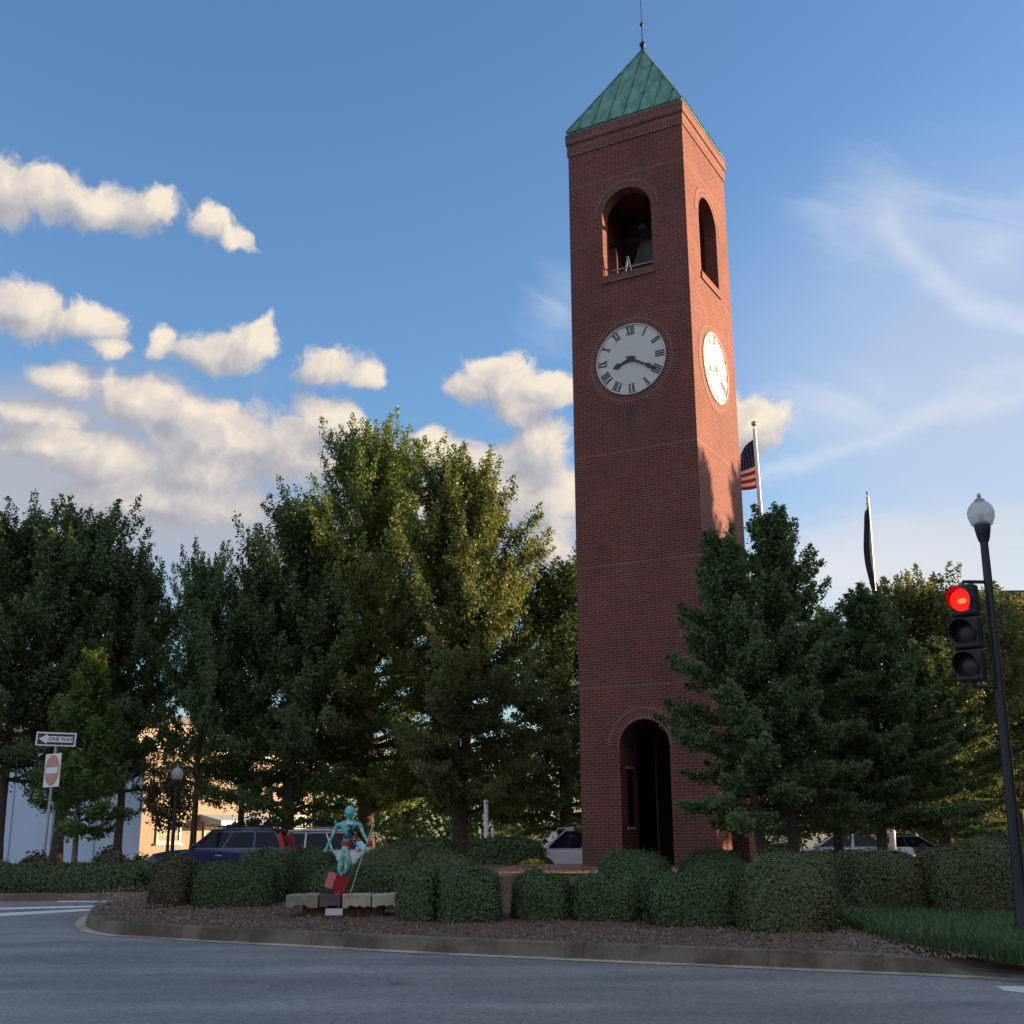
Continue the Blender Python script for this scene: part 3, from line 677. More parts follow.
mb = MB(); mb.lathe([(.03, 0), (.035, .05), (.0, .07)], (0.08, 6.8, 1.05), 8); mb.build('handle', M['rim'], dr)
mb = MB(); mb.prism([(0.0, 2.2), (1.3, 2.0), (1.3, 2.22), (0.0, 2.5)], 3.5, 9.2); mb.build('awning', M['awning'], b1)
b2 = thing('peach_building', 'tall sunlit peach building far behind the dark street trees', 'building', (-42, 84, 0), YAW)
mb = MB(); facade_box(mb, -18, 14, 0, 20, 0, 9.5); mb.build('wall', M['wall_peach'], b2)
mb = MB(); facade_box(mb, -18.3, 14.3, -.3, 20.3, 9.5, 10); mb.build('roof', M['roof_grey'], b2)
for yy in (3, 7, 11, 15):
    for zz in (3, 6.5): win(b2, 14, yy, zz, 1.3, 1.8, 'x', 1, 'glass_dark')
for xx in range(-15, 13, 4):
    for zz in (3, 6.5): win(b2, xx, 0, zz, 1.3, 1.8, 'y', -1, 'glass_dark')
b3c = at(1003, 596, 84)
b3 = thing('brick_office', 'red brick building with dark overhanging eaves rising behind the sunlit trees', 'building', (b3c.x + .3, 84, 0), 0)
mb = MB(); facade_box(mb, 0, 26, 0, 14, 0, b3c.z - .6); mb.build('wall', M['brick_far'], b3)
mb = MB(); facade_box(mb, -.55, 26.5, -.55, 14.5, b3c.z - .6, b3c.z - .25); facade_box(mb, -.8, 26.7, -.8, 14.7, b3c.z - .25, b3c.z + .25); mb.build('roof', M['stone_dark'], b3)
for xx in range(2, 26, 3):
    for zz in (2.5, 6.0, 9.6): win(b3, xx, 0, zz, 1.3, 1.9, 'y', -1, 'glass_dark')
# the row of street buildings along the right pavement that keeps the low sun off the square
for i, (x, y0, y1, h, mt, lab) in enumerate([(27, -40, -14, 12.5, 'brick_far', 'long red brick block, nearest of the street row beside the square'),
                                     (26, -13, 8, 11.2, 'wall_cream', 'cream rendered block in the middle of the street row'),
                                     (27, 9, 33.0, 13.2, 'brick_far', 'red brick block at the far end of the street row')]):
    b = thing('street_building', lab, 'building', (x, y0, 0), 0, 'street buildings beside the square')
    mb = MB(); facade_box(mb, 0, 12, 0, y1 - y0, 0, h); mb.build('wall', M[mt], b)
    mb = MB(); facade_box(mb, -.3, 12.3, -.2, y1 - y0 + .2, h, h + .5); mb.build('cornice', M['stone'], b)
    for yy in np.arange(2.2, y1 - y0 - 1, 3.2):
        for zz in (2, 5.6, 9.2): win(b, 0, float(yy), zz, 1.3, 1.9, 'x', -1, 'glass_dark')

# ------------------------------------------------------------------ trees
def make_crown(seed, H, Rr, base, prof, n_br, leaves, ll, lw, spread=.09, up=.55, shoot=.8, trunk_r=.2, split=1, trunk_top=.92, rise=1.0, dens=3.0, tops=0):
    rng = np.random.default_rng(seed); rnd = random.Random(seed); tm = MB(); sh = []       # sh: start, direction, length of leafy shoots
    stems = []
    for s in range(split):
        a = 2 * math.pi * s / max(1, split) + .7; sp = 0 if split == 1 else Rr * .16
        ps = []; n = 9
        for i in range(n):
            t = i / (n - 1); z = H * trunk_top * t
            ps.append(Vector((math.cos(a) * sp * t + rnd.uniform(-1, 1) * .006 * t * H, math.sin(a) * sp * t + rnd.uniform(-1, 1) * .006 * t * H, z)))
        stems.append(ps)
        tm.tube(ps, [trunk_r * (1.35 if i == 0 else 1) * (1 - .93 * (i / (n - 1))) + .012 for i in range(n)], 9)
    for i in range(n_br):
        t = (i + rnd.random()) / n_br; t = t ** .9; h = base + (H * .95 - base) * t
        ps = stems[i % split]; k = h / (H * trunk_top) * (len(ps) - 1); j = min(int(k), len(ps) - 2); st = ps[j].lerp(ps[j + 1], min(1, k - j))
        az = i * 2.39996 + rnd.uniform(-.5, .5); L = Rr * prof(t) * rnd.choice((.6, .8, .9, 1.0, 1.06)) * rnd.uniform(.9, 1.1)
        el = R(6 + 50 * t + rnd.uniform(-10, 12)) * rise; d = Vector((math.cos(az) * math.cos(el), math.sin(az) * math.cos(el), math.sin(el)))
        bp = [st + d * (L * q / 5) + Vector((0, 0, L * up * (.62 * t - .10) * (q / 5) ** 2)) + Vector((rnd.gauss(0, 1), rnd.gauss(0, 1), rnd.gauss(0, 1))) * L * .03 for q in range(6)]
        r0 = trunk_r * (.42 - .28 * t); tm.tube(bp, [max(.008, r0 * (1 - .9 * q / 5)) for q in range(6)], 5)
        ns = max(4, int(L * dens + 2))
        for q in range(ns):
            s = .25 + .75 * (q + rnd.random()) / ns; kk = s * 5; jj = min(int(kk), 4); o = bp[jj].lerp(bp[jj + 1], kk - jj)
            a2 = rnd.uniform(0, 6.283); sd_ = Vector((math.cos(a2), math.sin(a2), rnd.uniform(-.35, .4))) * (1.0 - .25 * s) + d * (.75 * s) + Vector((0, 0, up * (.05 + 1.05 * t) - .12 * (1 - t)))
            ln = shoot * rnd.uniform(.55, 1.25) * (.75 + .25 * min(1, L / 2)); sh.append((o, sd_.normalized(), ln))
            if q % 3 == 0: tm.tube([o, o + sd_.normalized() * ln * .8], [max(.006, r0 * .2), .004], 4)
        sh.append((bp[-1] - d * .1, (d + Vector((0, 0, up * (1.4 * t - .1)))).normalized(), shoot * rnd.uniform(.9, 1.5)))
    for ps in stems:
        for c in range(3): sh.append((ps[-1] - Vector((0, 0, .25 * c)), Vector((rnd.gauss(0, .12), rnd.gauss(0, .12), 1)).normalized(), max(shoot, H * (1.0 - trunk_top)) * (1.0 - .2 * c)))
    for i in range(tops):                        # upright leaders that fray the top of the crown
        a = rnd.uniform(0, 6.283); t = rnd.uniform(.5, .9); rr = Rr * prof(t) * rnd.uniform(.3, .85); o = Vector((math.cos(a) * rr, math.sin(a) * rr, base + (H - base) * t))
        sh.append((o, Vector((math.cos(a) * .15, math.sin(a) * .15, 1)).normalized(), shoot * rnd.uniform(1.5, 2.6)))
    So = np.array([tuple(x[0]) for x in sh]); D = np.array([tuple(x[1]) for x in sh]); Ls = np.array([x[2] for x in sh])
    idx = rng.choice(len(sh), leaves, p=Ls / Ls.sum()); t = rng.uniform(0, 1, leaves) ** 1.15
    P = So[idx] + D[idx] * (Ls[idx] * t)[:, None]; P[:, 2] += (Ls[idx] * .18) * t * t
    c_ = So[idx]; out_ = c_ * np.array([1, 1, 0]) / Rr + np.array([0, 0, .35]) + D[idx] * .35 + (P - c_ - D[idx] * (Ls[idx] * t)[:, None]) * 0
    P += rng.normal(size=(leaves, 3)) * (spread * (1.25 - .95 * t) * (.6 + .5 * Ls[idx] / shoot))[:, None]
    return tm, leaf_quads(rng, P, ll, lw, nb=out_)
def tree(name, label, cat, loc, args, leaf, bark='bark', group=None, rz=0, sc=1):
    t = thing(name, label, cat, loc, rz, group); tm, V = make_crown(**args)
    tm.build('trunk', M[bark], t, smooth=60); quadmesh('crown', V, M[leaf], t)
    t.scale = (sc, sc, sc); return t
def regrow(src, label, loc, rz, s, group=None, leaf=None):
    c = copy_tree(src); c.location = loc; c.rotation_euler.z = rz; c.scale = s if hasattr(s, '__len__') else (s, s, s)
    tag(c, label, group=group); return c
def gl(px, Y, z=0): p = at(px, 840, Y); return Vector((p.x, Y, z))
def top_h(py, Y, px): return at(px, py, Y).z
broad = lambda t: max(.12, math.sin(math.pi * min(1, .18 + .80 * t) ) ** .62 * (1 - .25 * t))
cone = lambda t: max(.07, (1 - t) ** .80 * (.70 + .30 * min(1, t * 4)))
oval = lambda t: max(.15, math.sin(math.pi * (.14 + .82 * t)) ** .75)
GB = 'large trees beside the tower'
YA = 48.5; HA = top_h(412, YA, 350) * .915
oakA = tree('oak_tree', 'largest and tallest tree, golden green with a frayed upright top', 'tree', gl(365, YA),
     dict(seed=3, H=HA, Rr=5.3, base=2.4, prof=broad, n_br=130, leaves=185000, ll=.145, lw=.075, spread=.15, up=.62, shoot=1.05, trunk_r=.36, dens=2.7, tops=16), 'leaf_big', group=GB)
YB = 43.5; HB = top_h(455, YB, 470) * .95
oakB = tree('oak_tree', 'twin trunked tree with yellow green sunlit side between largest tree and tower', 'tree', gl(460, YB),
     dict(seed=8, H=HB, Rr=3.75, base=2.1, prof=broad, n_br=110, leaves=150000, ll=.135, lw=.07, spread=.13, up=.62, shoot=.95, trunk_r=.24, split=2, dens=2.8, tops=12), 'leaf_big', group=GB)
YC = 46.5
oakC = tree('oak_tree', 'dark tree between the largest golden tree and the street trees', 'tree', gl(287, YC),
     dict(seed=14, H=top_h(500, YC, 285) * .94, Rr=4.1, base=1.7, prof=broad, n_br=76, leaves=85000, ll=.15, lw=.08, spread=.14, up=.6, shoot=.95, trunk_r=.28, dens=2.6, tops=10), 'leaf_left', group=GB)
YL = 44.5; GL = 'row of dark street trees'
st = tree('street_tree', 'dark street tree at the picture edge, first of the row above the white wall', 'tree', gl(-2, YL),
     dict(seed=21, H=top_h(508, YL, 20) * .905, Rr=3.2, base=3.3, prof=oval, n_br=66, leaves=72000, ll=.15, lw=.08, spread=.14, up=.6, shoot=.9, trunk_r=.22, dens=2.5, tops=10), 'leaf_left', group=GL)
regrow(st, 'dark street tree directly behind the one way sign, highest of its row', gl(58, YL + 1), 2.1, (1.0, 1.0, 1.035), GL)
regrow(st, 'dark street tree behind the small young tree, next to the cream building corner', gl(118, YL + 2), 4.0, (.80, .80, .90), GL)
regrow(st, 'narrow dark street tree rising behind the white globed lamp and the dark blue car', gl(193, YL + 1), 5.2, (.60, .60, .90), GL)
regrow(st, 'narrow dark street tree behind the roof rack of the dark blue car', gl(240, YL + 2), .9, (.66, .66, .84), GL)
YT = 47
regrow(oakC, 'dark green tree half hidden behind the brick tower and the white van', gl(566, YT), 2.6, (1.1, 1.1, top_h(552, YT, 560) / (top_h(492, YC, 285))), GB)
YY = 37.5
tree('young_tree', 'small bright green young tree before the white wall beside the one way sign', 'tree', gl(76, YY, .15),
     dict(seed=31, H=top_h(655, YY, 88) - .15, Rr=1.6, base=1.3, prof=cone, n_br=48, leaves=26000, ll=.13, lw=.065, spread=.10, up=.35, shoot=.5, trunk_r=.09, dens=3.6), 'leaf_young', 'bark_pale')
YR = 40
tree('crape_myrtle', 'small purple and green leaved tree around the little lamp beside the cream building', 'tree', gl(168, YR, .1),
     dict(seed=37, H=3.0, Rr=1.15, base=1.6, prof=oval, n_br=20, leaves=4500, ll=.12, lw=.07, spread=.12, up=.4, shoot=.4, trunk_r=.07), 'leaf_red')
GR = 'trees in front of the flagpoles'
Y1 = 26.5; HE = top_h(508, Y1, 797) - .45
elm = tree('elm_tree', 'tallest spire topped dark tree, in front of the flagpole with the striped flag', 'tree', gl(793, Y1, .45),
     dict(seed=42, H=HE, Rr=2.25, base=1.3, prof=cone, n_br=66, leaves=105000, ll=.088, lw=.046, spread=.085, up=.34, shoot=.52, trunk_r=.12, dens=3.6, rise=.8), 'leaf_elm', group=GR)
lean_ = regrow(elm, 'dark tree overlapping the archway side of the brick tower', gl(764, Y1 - .9, .45), 2.4, (.95, .95, (top_h(540, Y1, 737) - .45) / HE), GR)
lean_.rotation_euler = Euler((0, -.085, 2.4), 'XYZ'); lean_.rotation_mode = 'XYZ'
lean_.matrix_world = Matrix.Translation(lean_.location) @ Matrix.Rotation(-.085, 4, 'Y') @ Matrix.Rotation(2.4, 4, 'Z') @ Matrix.Diagonal((*lean_.scale, 1))
regrow(elm, 'dark tree under the second flagpole with the limp flag', gl(882, 28.5, .45), 4.1, (1.05, 1.05, (top_h(588, 28.5, 880) - .45) / HE), GR)
regrow(elm, 'low dark tree between the limp flag and the red traffic signal', gl(948, 30, .4), 5.5, (1.1, 1.1, (top_h(640, 30, 940) - .4) / HE), GR)
regrow(elm, 'low dark tree between the spire topped tree and the limp flag pole', gl(838, 29.5, .45), 1.2, (1.0, 1.0, (top_h(612, 29.5, 838) - .45) / HE), GR)
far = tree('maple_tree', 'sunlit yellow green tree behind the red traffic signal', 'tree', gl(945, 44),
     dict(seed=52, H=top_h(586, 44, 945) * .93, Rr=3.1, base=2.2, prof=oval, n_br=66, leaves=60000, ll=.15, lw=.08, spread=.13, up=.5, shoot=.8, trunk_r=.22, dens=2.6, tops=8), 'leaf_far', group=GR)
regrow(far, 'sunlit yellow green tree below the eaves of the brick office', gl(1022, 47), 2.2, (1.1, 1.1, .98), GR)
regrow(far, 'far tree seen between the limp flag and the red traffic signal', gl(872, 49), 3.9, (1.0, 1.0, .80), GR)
# trees outside the frame on the right that dapple the tower
regrow(elm, 'slender tree beyond the edge of the square, nearest of its row', (24.5, 37.6, 0), .6, (1.2, 1.2, 1.78), 'trees beyond the edge of the square')
regrow(elm, 'slender tree beyond the edge of the square, second of its row', (27.5, 41.0, 0), 2.2, (1.3, 1.3, 1.86), 'trees beyond the edge of the square')
regrow(far, 'round tree beyond the edge of the square, farthest of its row', (33, 47, 0), 3.4, 1.15, 'trees beyond the edge of the square')
# background greenery between the cars
for i, (px, Y, s, lab) in enumerate([(405, 72, .5, 'yellow green low tree seen between trunks near the rod of the statue'), (512, 78, .55, 'bright low tree behind the slim white posts'),
                                 (700, 90, .9, 'tree far behind the tower seen through its open foot'), (800, 88, .8, 'tree far behind the silver car'), (900, 92, .9, 'tree far behind the dark teal car')]):
    regrow(far, lab, gl(px, Y), i * 1.3, s, 'background trees behind the parked cars')
rngt = np.random.default_rng(77); n = 42000
xx = rngt.uniform(-60, 75, n); hh_ = 7.6 + 1.6 * np.sin(xx * .31) + 1.2 * np.sin(xx * .83 + 1) + .8 * np.sin(xx * 1.9)
tt = rngt.uniform(0, 1, n) ** .8; Pt = np.stack([xx, 100 + rngt.normal(size=n) * 1.6 + 2.5 * np.sin(xx * .2), tt * hh_ + rngt.normal(size=n) * .25], 1)
tag(quadmesh('far_wood', leaf_quads(rngt, Pt, .5, .34, flat=.2), M['leaf_far']), 'far belt of trees closing the view behind the car park', 'wood', kind='stuff')

# ------------------------------------------------------------------ hedges and shrubs
def hedge_mesh(seed, w, d, h, box=.2, n=5200, leaf=.05, mat='hedge', wob=.05, flat_top=True):
    rng = np.random.default_rng(seed)
    def surf(n):
        u = rng.normal(size=(n, 3)); u[:, 2] = np.abs(u[:, 2]); u /= np.linalg.norm(u, axis=1, keepdims=True)
        e = 2 / box if False else 1 / box
        r = (np.abs(u) ** e).sum(1) ** (-1 / e)
        return u * r[:, None], u
    ph = rng.uniform(0, 6.28, 6)
    def shape(p):
        q = p.copy(); b = 1 + wob * (np.sin(p[:, 0] * 5 + ph[0]) * np.sin(p[:, 1] * 4 + ph[1]) + .7 * np.sin(p[:, 2] * 6 + ph[2] + p[:, 0] * 3))
        taper = 1 - .06 * np.clip(.35 - p[:, 2], 0, 1) / .35
        q[:, 0] *= w / 2 * b * taper; q[:, 1] *= d / 2 * b * taper; q[:, 2] = p[:, 2] * h * (1 + .5 * (b - 1)); return q
    p, u = surf(n); q = shape(p) + rng.normal(size=(n, 3)) * leaf * .55
    nrm = np.sign(p) * np.abs(p) ** (1 / box - 1) * np.array([2 / w, 2 / d, 1 / h]); nrm /= np.linalg.norm(nrm, axis=1, keepdims=True) + 1e-9
    k = rng.random(n) < .05; q[k] += nrm[k] * rng.uniform(.01, .075, (k.sum(), 1)); q[k, 2] += rng.uniform(0, .03, k.sum())      # stray shoots
    thin = (np.sin(q[:, 0] * 7 + ph[3]) + np.sin(q[:, 1] * 6 + ph[4]) + np.sin(q[:, 2] * 9 + ph[5]) > 1.75) & (rng.random(n) < .3); q, nrm = q[~thin], nrm[~thin]   # thin spots
    V = leaf_quads(rng, q, leaf * 1.25, leaf * .75, nb=nrm, jit=.34)
    core = MB(); A, B = 28, 10; vs = []
    for j in range(B + 1):
        for i in range(A):
            a = 2 * math.pi * i / A; el = math.pi / 2 * j / B; vs.append((math.cos(a) * math.cos(el), math.sin(a) * math.cos(el), math.sin(el)))
    vv = np.array(vs); e = 1 / box; vv = vv * ((np.abs(vv) ** e).sum(1) ** (-1 / e))[:, None]; vv = shape(vv) * np.array([.955, .955, .965])
    core.grid([tuple(x) for x in vv], [(j * A + i, j * A + (i + 1) % A, (j + 1) * A + (i + 1) % A, (j + 1) * A + i) for j in range(B) for i in range(A)])
    return core, V
hedge_n = [0]
def hedge(label, x0, x1, ytop, ybase, Y=None, depth=1.1, box=.2, mat='hedge', name='clipped_hedge', leaf=.034, dens=1300, group='clipped hedges round the tower', rz=0, zg=None, wob=.05):
    hedge_n[0] += 1; xm = (x0 + x1) / 2
    if Y is None:                              # find where the base line meets the mound
        z = .25
        for _ in range(12): p = atz(xm, ybase, z); z = ground_z(p.x, p.y)
        Y = p.y
    z = ground_z(0, Y) if zg is None else zg
    c0, c1 = at(x0, ytop, Y + depth * .3), at(x1, ytop, Y + depth * .3); w = abs(c1.x - c0.x) * .93
    h = at(xm, ytop, Y + depth * .82).z - z
    n = int(dens * (w * depth + 2 * h * (w + depth)) * (.05 / leaf) ** 2); n = max(1500, min(24000, n))
    core, V = hedge_mesh(100 + hedge_n[0], w, depth, h, box, n, leaf, mat, wob)
    t = thing(name, label, 'shrub', ((c0.x + c1.x) / 2, Y + depth / 2, z - .02), rz, group)
    core.build('stems', M['hedge_core'], t, smooth=80); quadmesh('foliage', V, M[mat], t)  # stems: one solid dark body inside the leaf shell
    return t
hedge('low clipped box hedge in front of the dark blue car', 191, 279, 862, 907, mat='hedge')
hedge('loose rusty tipped shrub ending the row of hedges by the crosswalk', 150, 198, 856, 905, box=.33, mat='hedge_rust', wob=.09)
hedge('box hedge just behind the low one below the blue car', 238, 292, 851, 896, Y=22.0)
hedge('square box hedge beside the painted statue, under the red tail light of the blue car', 279, 336, 850, 897)
hedge('box hedge directly behind the painted statue and stone ledge', 308, 408, 865, 903, Y=20.7)
hedge('rounded box hedge behind the rod of the statue', 352, 416, 848, 880, Y=24.0, box=.34, mat='hedge_olive')
hedge('rounded box hedge behind the two square ones past the stone ledge', 402, 480, 852, 885, Y=24.0, box=.34, mat='hedge_olive')
hedge('square box hedge touching the end of the stone ledge', 397, 441, 865, 921)
hedge('square box hedge between the stone ledge and the gap', 436, 502, 868, 923)
hedge('small square box hedge below the yellow flowering plant', 511, 573, 873, 920)
hedge('small square box hedge in front of the brick tower foot by the white van', 570, 643, 874, 922)
hedge('rounded mound shrub in front of the tower archway', 594, 676, 850, 890, Y=24.5, box=.38, depth=1.5)
hedge('wide square box hedge in front of the tower archway', 644, 737, 872, 927)
hedge('rounded mound shrub at the tower corner under the dark tree', 677, 760, 850, 890, Y=24.5, box=.36, depth=1.5)
hedge('large round olive shrub nearest the kerb', 738, 838, 854, 933, box=.33, mat='hedge_olive', depth=1.5, wob=.08)
hedge('rounded shrub half hidden behind the large olive shrub near the kerb', 785, 846, 851, 885, Y=22.5, box=.34, mat='hedge_olive')
hedge('tall clipped hedge between the large olive shrub and the lamp post hedge', 838, 928, 851, 912, Y=18.6, box=.22, mat='hedge_olive', depth=1.5)
hedge('tall clipped hedge beside the lamp post', 924, 1013, 848, 918, Y=18.0, mat='hedge_olive', depth=1.5)
hedge('highest clipped hedge, behind the lamp post and the one beside it', 962, 1050, 838, 900, Y=19.8, mat='hedge_olive', depth=1.6)
GH = 'dark hedges round the car park'
hedge('dark straight hedge in front of the white van', 464, 546, 839, 858, Y=38.5, box=.22, depth=1.2, zg=.35, leaf=.08, group=GH)
hedge('dark straight hedge at the bonnet of the white wagon', 383, 458, 839, 852, Y=40, box=.22, depth=1.2, zg=.3, leaf=.08, group=GH)
hedge('dark low hedge in front of the silver car', 800, 872, 852, 862, Y=33, box=.25, depth=1.2, zg=.4, leaf=.07, group=GH)
hedge('dark hedge between the tower and the flagpole foot', 764, 806, 845, 858, Y=38.0, box=.22, depth=1.0, zg=.3, leaf=.08, group=GH)
hedge('long low hedge along the road under the one way sign', -45, 152, 864, 890, Y=31.0, box=.16, depth=1.6, zg=.15, leaf=.055, wob=.03, group='roadside hedges')
for i, (px, w, h, lab, mt) in enumerate([(38, 1.3, .85, 'russet shrub at the foot of the one way sign', 'hedge_rust'), (112, 1.5, .95, 'russet shrub between the young tree and the cream building', 'hedge_rust'), (140, 1.2, .8, 'dull green shrub below the cream building corner', 'hedge_olive'), (4, 1.3, .7, 'light green low shrub at the foot of the white wall', 'grass')]):
    core, V = hedge_mesh(300 + i, w, 1.1, h, .55, 1500, .09, mt, .14); c = gl(px, 33.9, .15)
    t = thing('shrub', lab, 'shrub', c, 0, 'loose shrubs behind the roadside hedge'); core.build('stems', M['hedge_core'], t, smooth=80); quadmesh('foliage', V, M[mt], t)  # stems here too are a solid dark core under the leaves
rng = np.random.default_rng(5)
def blades(name, poly, n, hgt, wid, mat, zf, lean=.45):
    xs = []; 
    p = np.array([(v.x, v.y) for v in poly]); lo, hi = p.min(0), p.max(0)
    while len(xs) < n:
        c = rng.uniform(lo, hi); ins = False; j = len(p) - 1
        for i in range(len(p)):
            if (p[i, 1] > c[1]) != (p[j, 1] > c[1]) and c[0] < (p[j, 0] - p[i, 0]) * (c[1] - p[i, 1]) / (p[j, 1] - p[i, 1]) + p[i, 0]: ins = not ins
            j = i
        if ins: xs.append((c[0], c[1], zf(c[0], c[1])))
    B = np.array(xs); n = len(B); a = rng.uniform(0, 6.283, n); h = hgt * rng.uniform(.55, 1.15, n)
    d = np.stack([np.cos(a), np.sin(a), np.zeros(n)], 1); s = np.stack([-np.sin(a), np.cos(a), np.zeros(n)], 1) * wid / 2
    ln = rng.uniform(.1, 1, n) * lean; up = np.array([0, 0, 1.0])
    mid = B + d * (h * ln * .35)[:, None] + up * (h * .62)[:, None]; tip = B + d * (h * ln)[:, None] + up * h[:, None]
    V = np.concatenate([np.stack([B - s, B + s, mid + s, mid - s], 1), np.stack([mid - s, mid + s, tip + s * .2, tip - s * .2], 1)])
    return quadmesh(name, V, M[mat])
zf = lambda x, y: ground_z(x, y) - .01
gpoly = [atz(x, y, .25) for x, y in ((838, 920), (905, 938), (960, 947), (1024, 957), (1070, 964), (1070, 925), (960, 912), (880, 908), (840, 912))]
tag(blades('grass', gpoly, 30000, .21, .011, 'grass', zf, 1.1), 'long arching lilyturf grass spilling over the mound by the lamp post', 'grass', kind='stuff')
fl_ = hedge('low yellow flowering plant behind the small hedge near the white van', 517, 549, 869, 885, Y=24.5, box=.5, mat='hedge_olive', name='flowering_plant', leaf=.05, depth=.6, group='flowering plants', wob=.15)
rf_ = np.random.default_rng(9); n = 160; a = rf_.uniform(0, 6.283, n); rr = rf_.uniform(0, 1, n) ** .5
dz = fl_.children[0].dimensions; Bp = np.stack([np.cos(a) * rr * dz.x * .45, np.sin(a) * rr * dz.y * .45, dz.z * (1.02 - .35 * rr ** 3)], 1)
quadmesh('blossoms', leaf_quads(rf_, Bp, .06, .05, nb=np.tile([0, 0, 1.0], (n, 1))), M['flower'], fl_)
# bark chips on the bed
n = 9000; f = rng.uniform(0, 1, n) ** .9; i = (rng.uniform(0.1, .93, n) * (N - 1)).astype(int); t = rng.uniform(0, 1, n) ** 1.6 * .20
B = np.array([(*(k3[a].lerp(far_, tt)), 0) for a, far_, tt in zip(i, [Vector((k3[a].x * .55 + 3.2 if k3[a].x < 6 else k3[a].x * .8 + 4.4, 37.5)) for a in i], t)])
B += np.concatenate([rng.normal(size=(n, 2)) * .15, np.zeros((n, 1))], 1)
B[:, 2] = [ground_z(x, y) + .012 for x, y in B[:, :2]]
keep = B[:, 1] > 15.4; 
tag(quadmesh('mulch_chips', leaf_quads(rng, B, .055, .022, nb=np.tile([0, 0, 1.0], (n, 1))), M['chip']), 'pale bark chips scattered over the brown mulch bed', 'mulch', kind='stuff')

# ------------------------------------------------------------------ statue on its stone ledge
sl = at(343, 905, 19.9); zl = ground_z(0, 19.9)
s0, s1 = at(288, 902, 19.9).x, at(399, 902, 19.9).x; ztop = at(343, 893.5, 19.9).z; zb = zl - .02
ledge = thing('stone_ledge', 'long low ledge of rough stone blocks under the painted statue', 'stone ledge', ((s0 + s1) / 2, 19.9, zb))
cuts = [0, .30, .50, .77, 1.0]; rs = random.Random(4)
for i in range(4):
    a, b = s0 + (s1 - s0) * cuts[i], s0 + (s1 - s0) * cuts[i + 1]; mb = MB()
    prof = []; n = 10
    h = ztop - zb; low = .15
    for k in range(n + 1): prof.append((a + (b - a) * k / n - (s0 + s1) / 2, h + rs.uniform(-.012, .008)))
    for k in range(n + 1): prof.append((b - (b - a) * k / n - (s0 + s1) / 2, low + rs.uniform(-.03, .03)))
    prof = [(x + (.012 if k in (0, 2 * n + 1) else (-.012 if k in (n, n + 1) else 0)), z) for k, (x, z) in enumerate(prof)]
    mb.prism(prof, -.28 + rs.uniform(-.03, .03), .3); o = mb.build('stone_block', M['stone_dark' if i == 1 else 'stone'], ledge, bevel=.015, fixn=True)
    if i == 1: o['label'] = 'dark stained stone block'
mb = MB(); mb.box((0, .10, .07), (s1 - s0 - .5, .34, .18)); mb.build('footing', M['mulch'], ledge)
pq = at(334, 914, 19.35)
plq = thing('plaque', 'small pale grey plaque on the mulch before the stone ledge', 'plaque', (pq.x, 19.35, ground_z(0, 19.35)))
mb = MB(); mb.box((0, 0, .085), (.27, .03, .11), rx=-.35); mb.build('plate', M['steel'], plq, bevel=.006)
mb = MB(); mb.box((0, .03, .03), (.05, .05, .12)); mb.build('stake', M['black'], plq)
def skin_body(name, joints, edges, mat, parent, sub=2, root=0):
    me = bpy.data.meshes.new(name); me.from_pydata([j[0] for j in joints], edges, []); o = bpy.data.objects.new(name, me); COL.objects.link(o)
    o.modifiers.new('skin', 'SKIN'); me.skin_vertices or None
    sv = me.skin_vertices[0].data
    for i, j in enumerate(joints): sv[i].radius = (j[1], j[1] if len(j) < 3 else j[2]); sv[i].use_root = (i == root)
    o.modifiers['skin'].use_smooth_shade = True
    ss = o.modifiers.new('sub', 'SUBSURF'); ss.levels = sub; ss.render_levels = sub
    dg = bpy.context.evaluated_depsgraph_get(); m2 = bpy.data.meshes.new_from_object(o.evaluated_get(dg)); bpy.data.objects.remove(o)
    m2.name = name; m2.materials.clear(); m2.materials.append(mat); o = bpy.data.objects.new(name, m2); COL.objects.link(o); o.parent = parent
    m2.polygons.foreach_set('use_smooth', [True] * len(m2.polygons)); return o
HS = at(350, 805, 19.9).z - ztop                # statue height above the ledge
sb = at(337, 893, 19.9)
stat = thing('statue', 'painted teal figure sculpture on a red box foot holding a thin rod', 'statue', (sb.x, 19.9, ztop - .004))
pxm = lambda px, py, dy=0.0: Vector((at(px, py, 19.9).x - sb.x, dy, at(px, py, 19.9).z - ztop))
J = [(pxm(345, 850), 0.0714, 0.0588), (pxm(346, 843), 0.0630, 0.0521), (pxm(347, 833), 0.0882, 0.0630), (pxm(348.5, 825), 0.0840, 0.0546), (pxm(349.5, 819), 0.0378), # pelvis waist chest collar neck
     (pxm(337, 824.5), 0.0420), (pxm(333, 835), 0.0302), (pxm(328.5, 844, -.03), 0.0218), (pxm(326.5, 848.5, -.04), 0.0202),      # arm on the left
     (pxm(359.5, 823.5), 0.0420), (pxm(363, 833), 0.0302), (pxm(368.5, 842, -.08), 0.0218), (pxm(372, 845.5, -.10), 0.0202),        # arm on the right
     (pxm(341.5, 860), 0.0672, 0.0588), (pxm(340, 868), 0.0462), (pxm(339.5, 874.5), 0.0235),
     (pxm(349, 860), 0.0630, 0.0588), (pxm(346, 869), 0.0420), (pxm(343.5, 874.5), 0.0235)]
E_ = [(0, 1), (1, 2), (2, 3), (3, 4), (3, 5), (5, 6), (6, 7), (7, 8), (3, 9), (9, 10), (10, 11), (11, 12), (0, 13), (13, 14), (14, 15), (0, 16), (16, 17), (17, 18)]
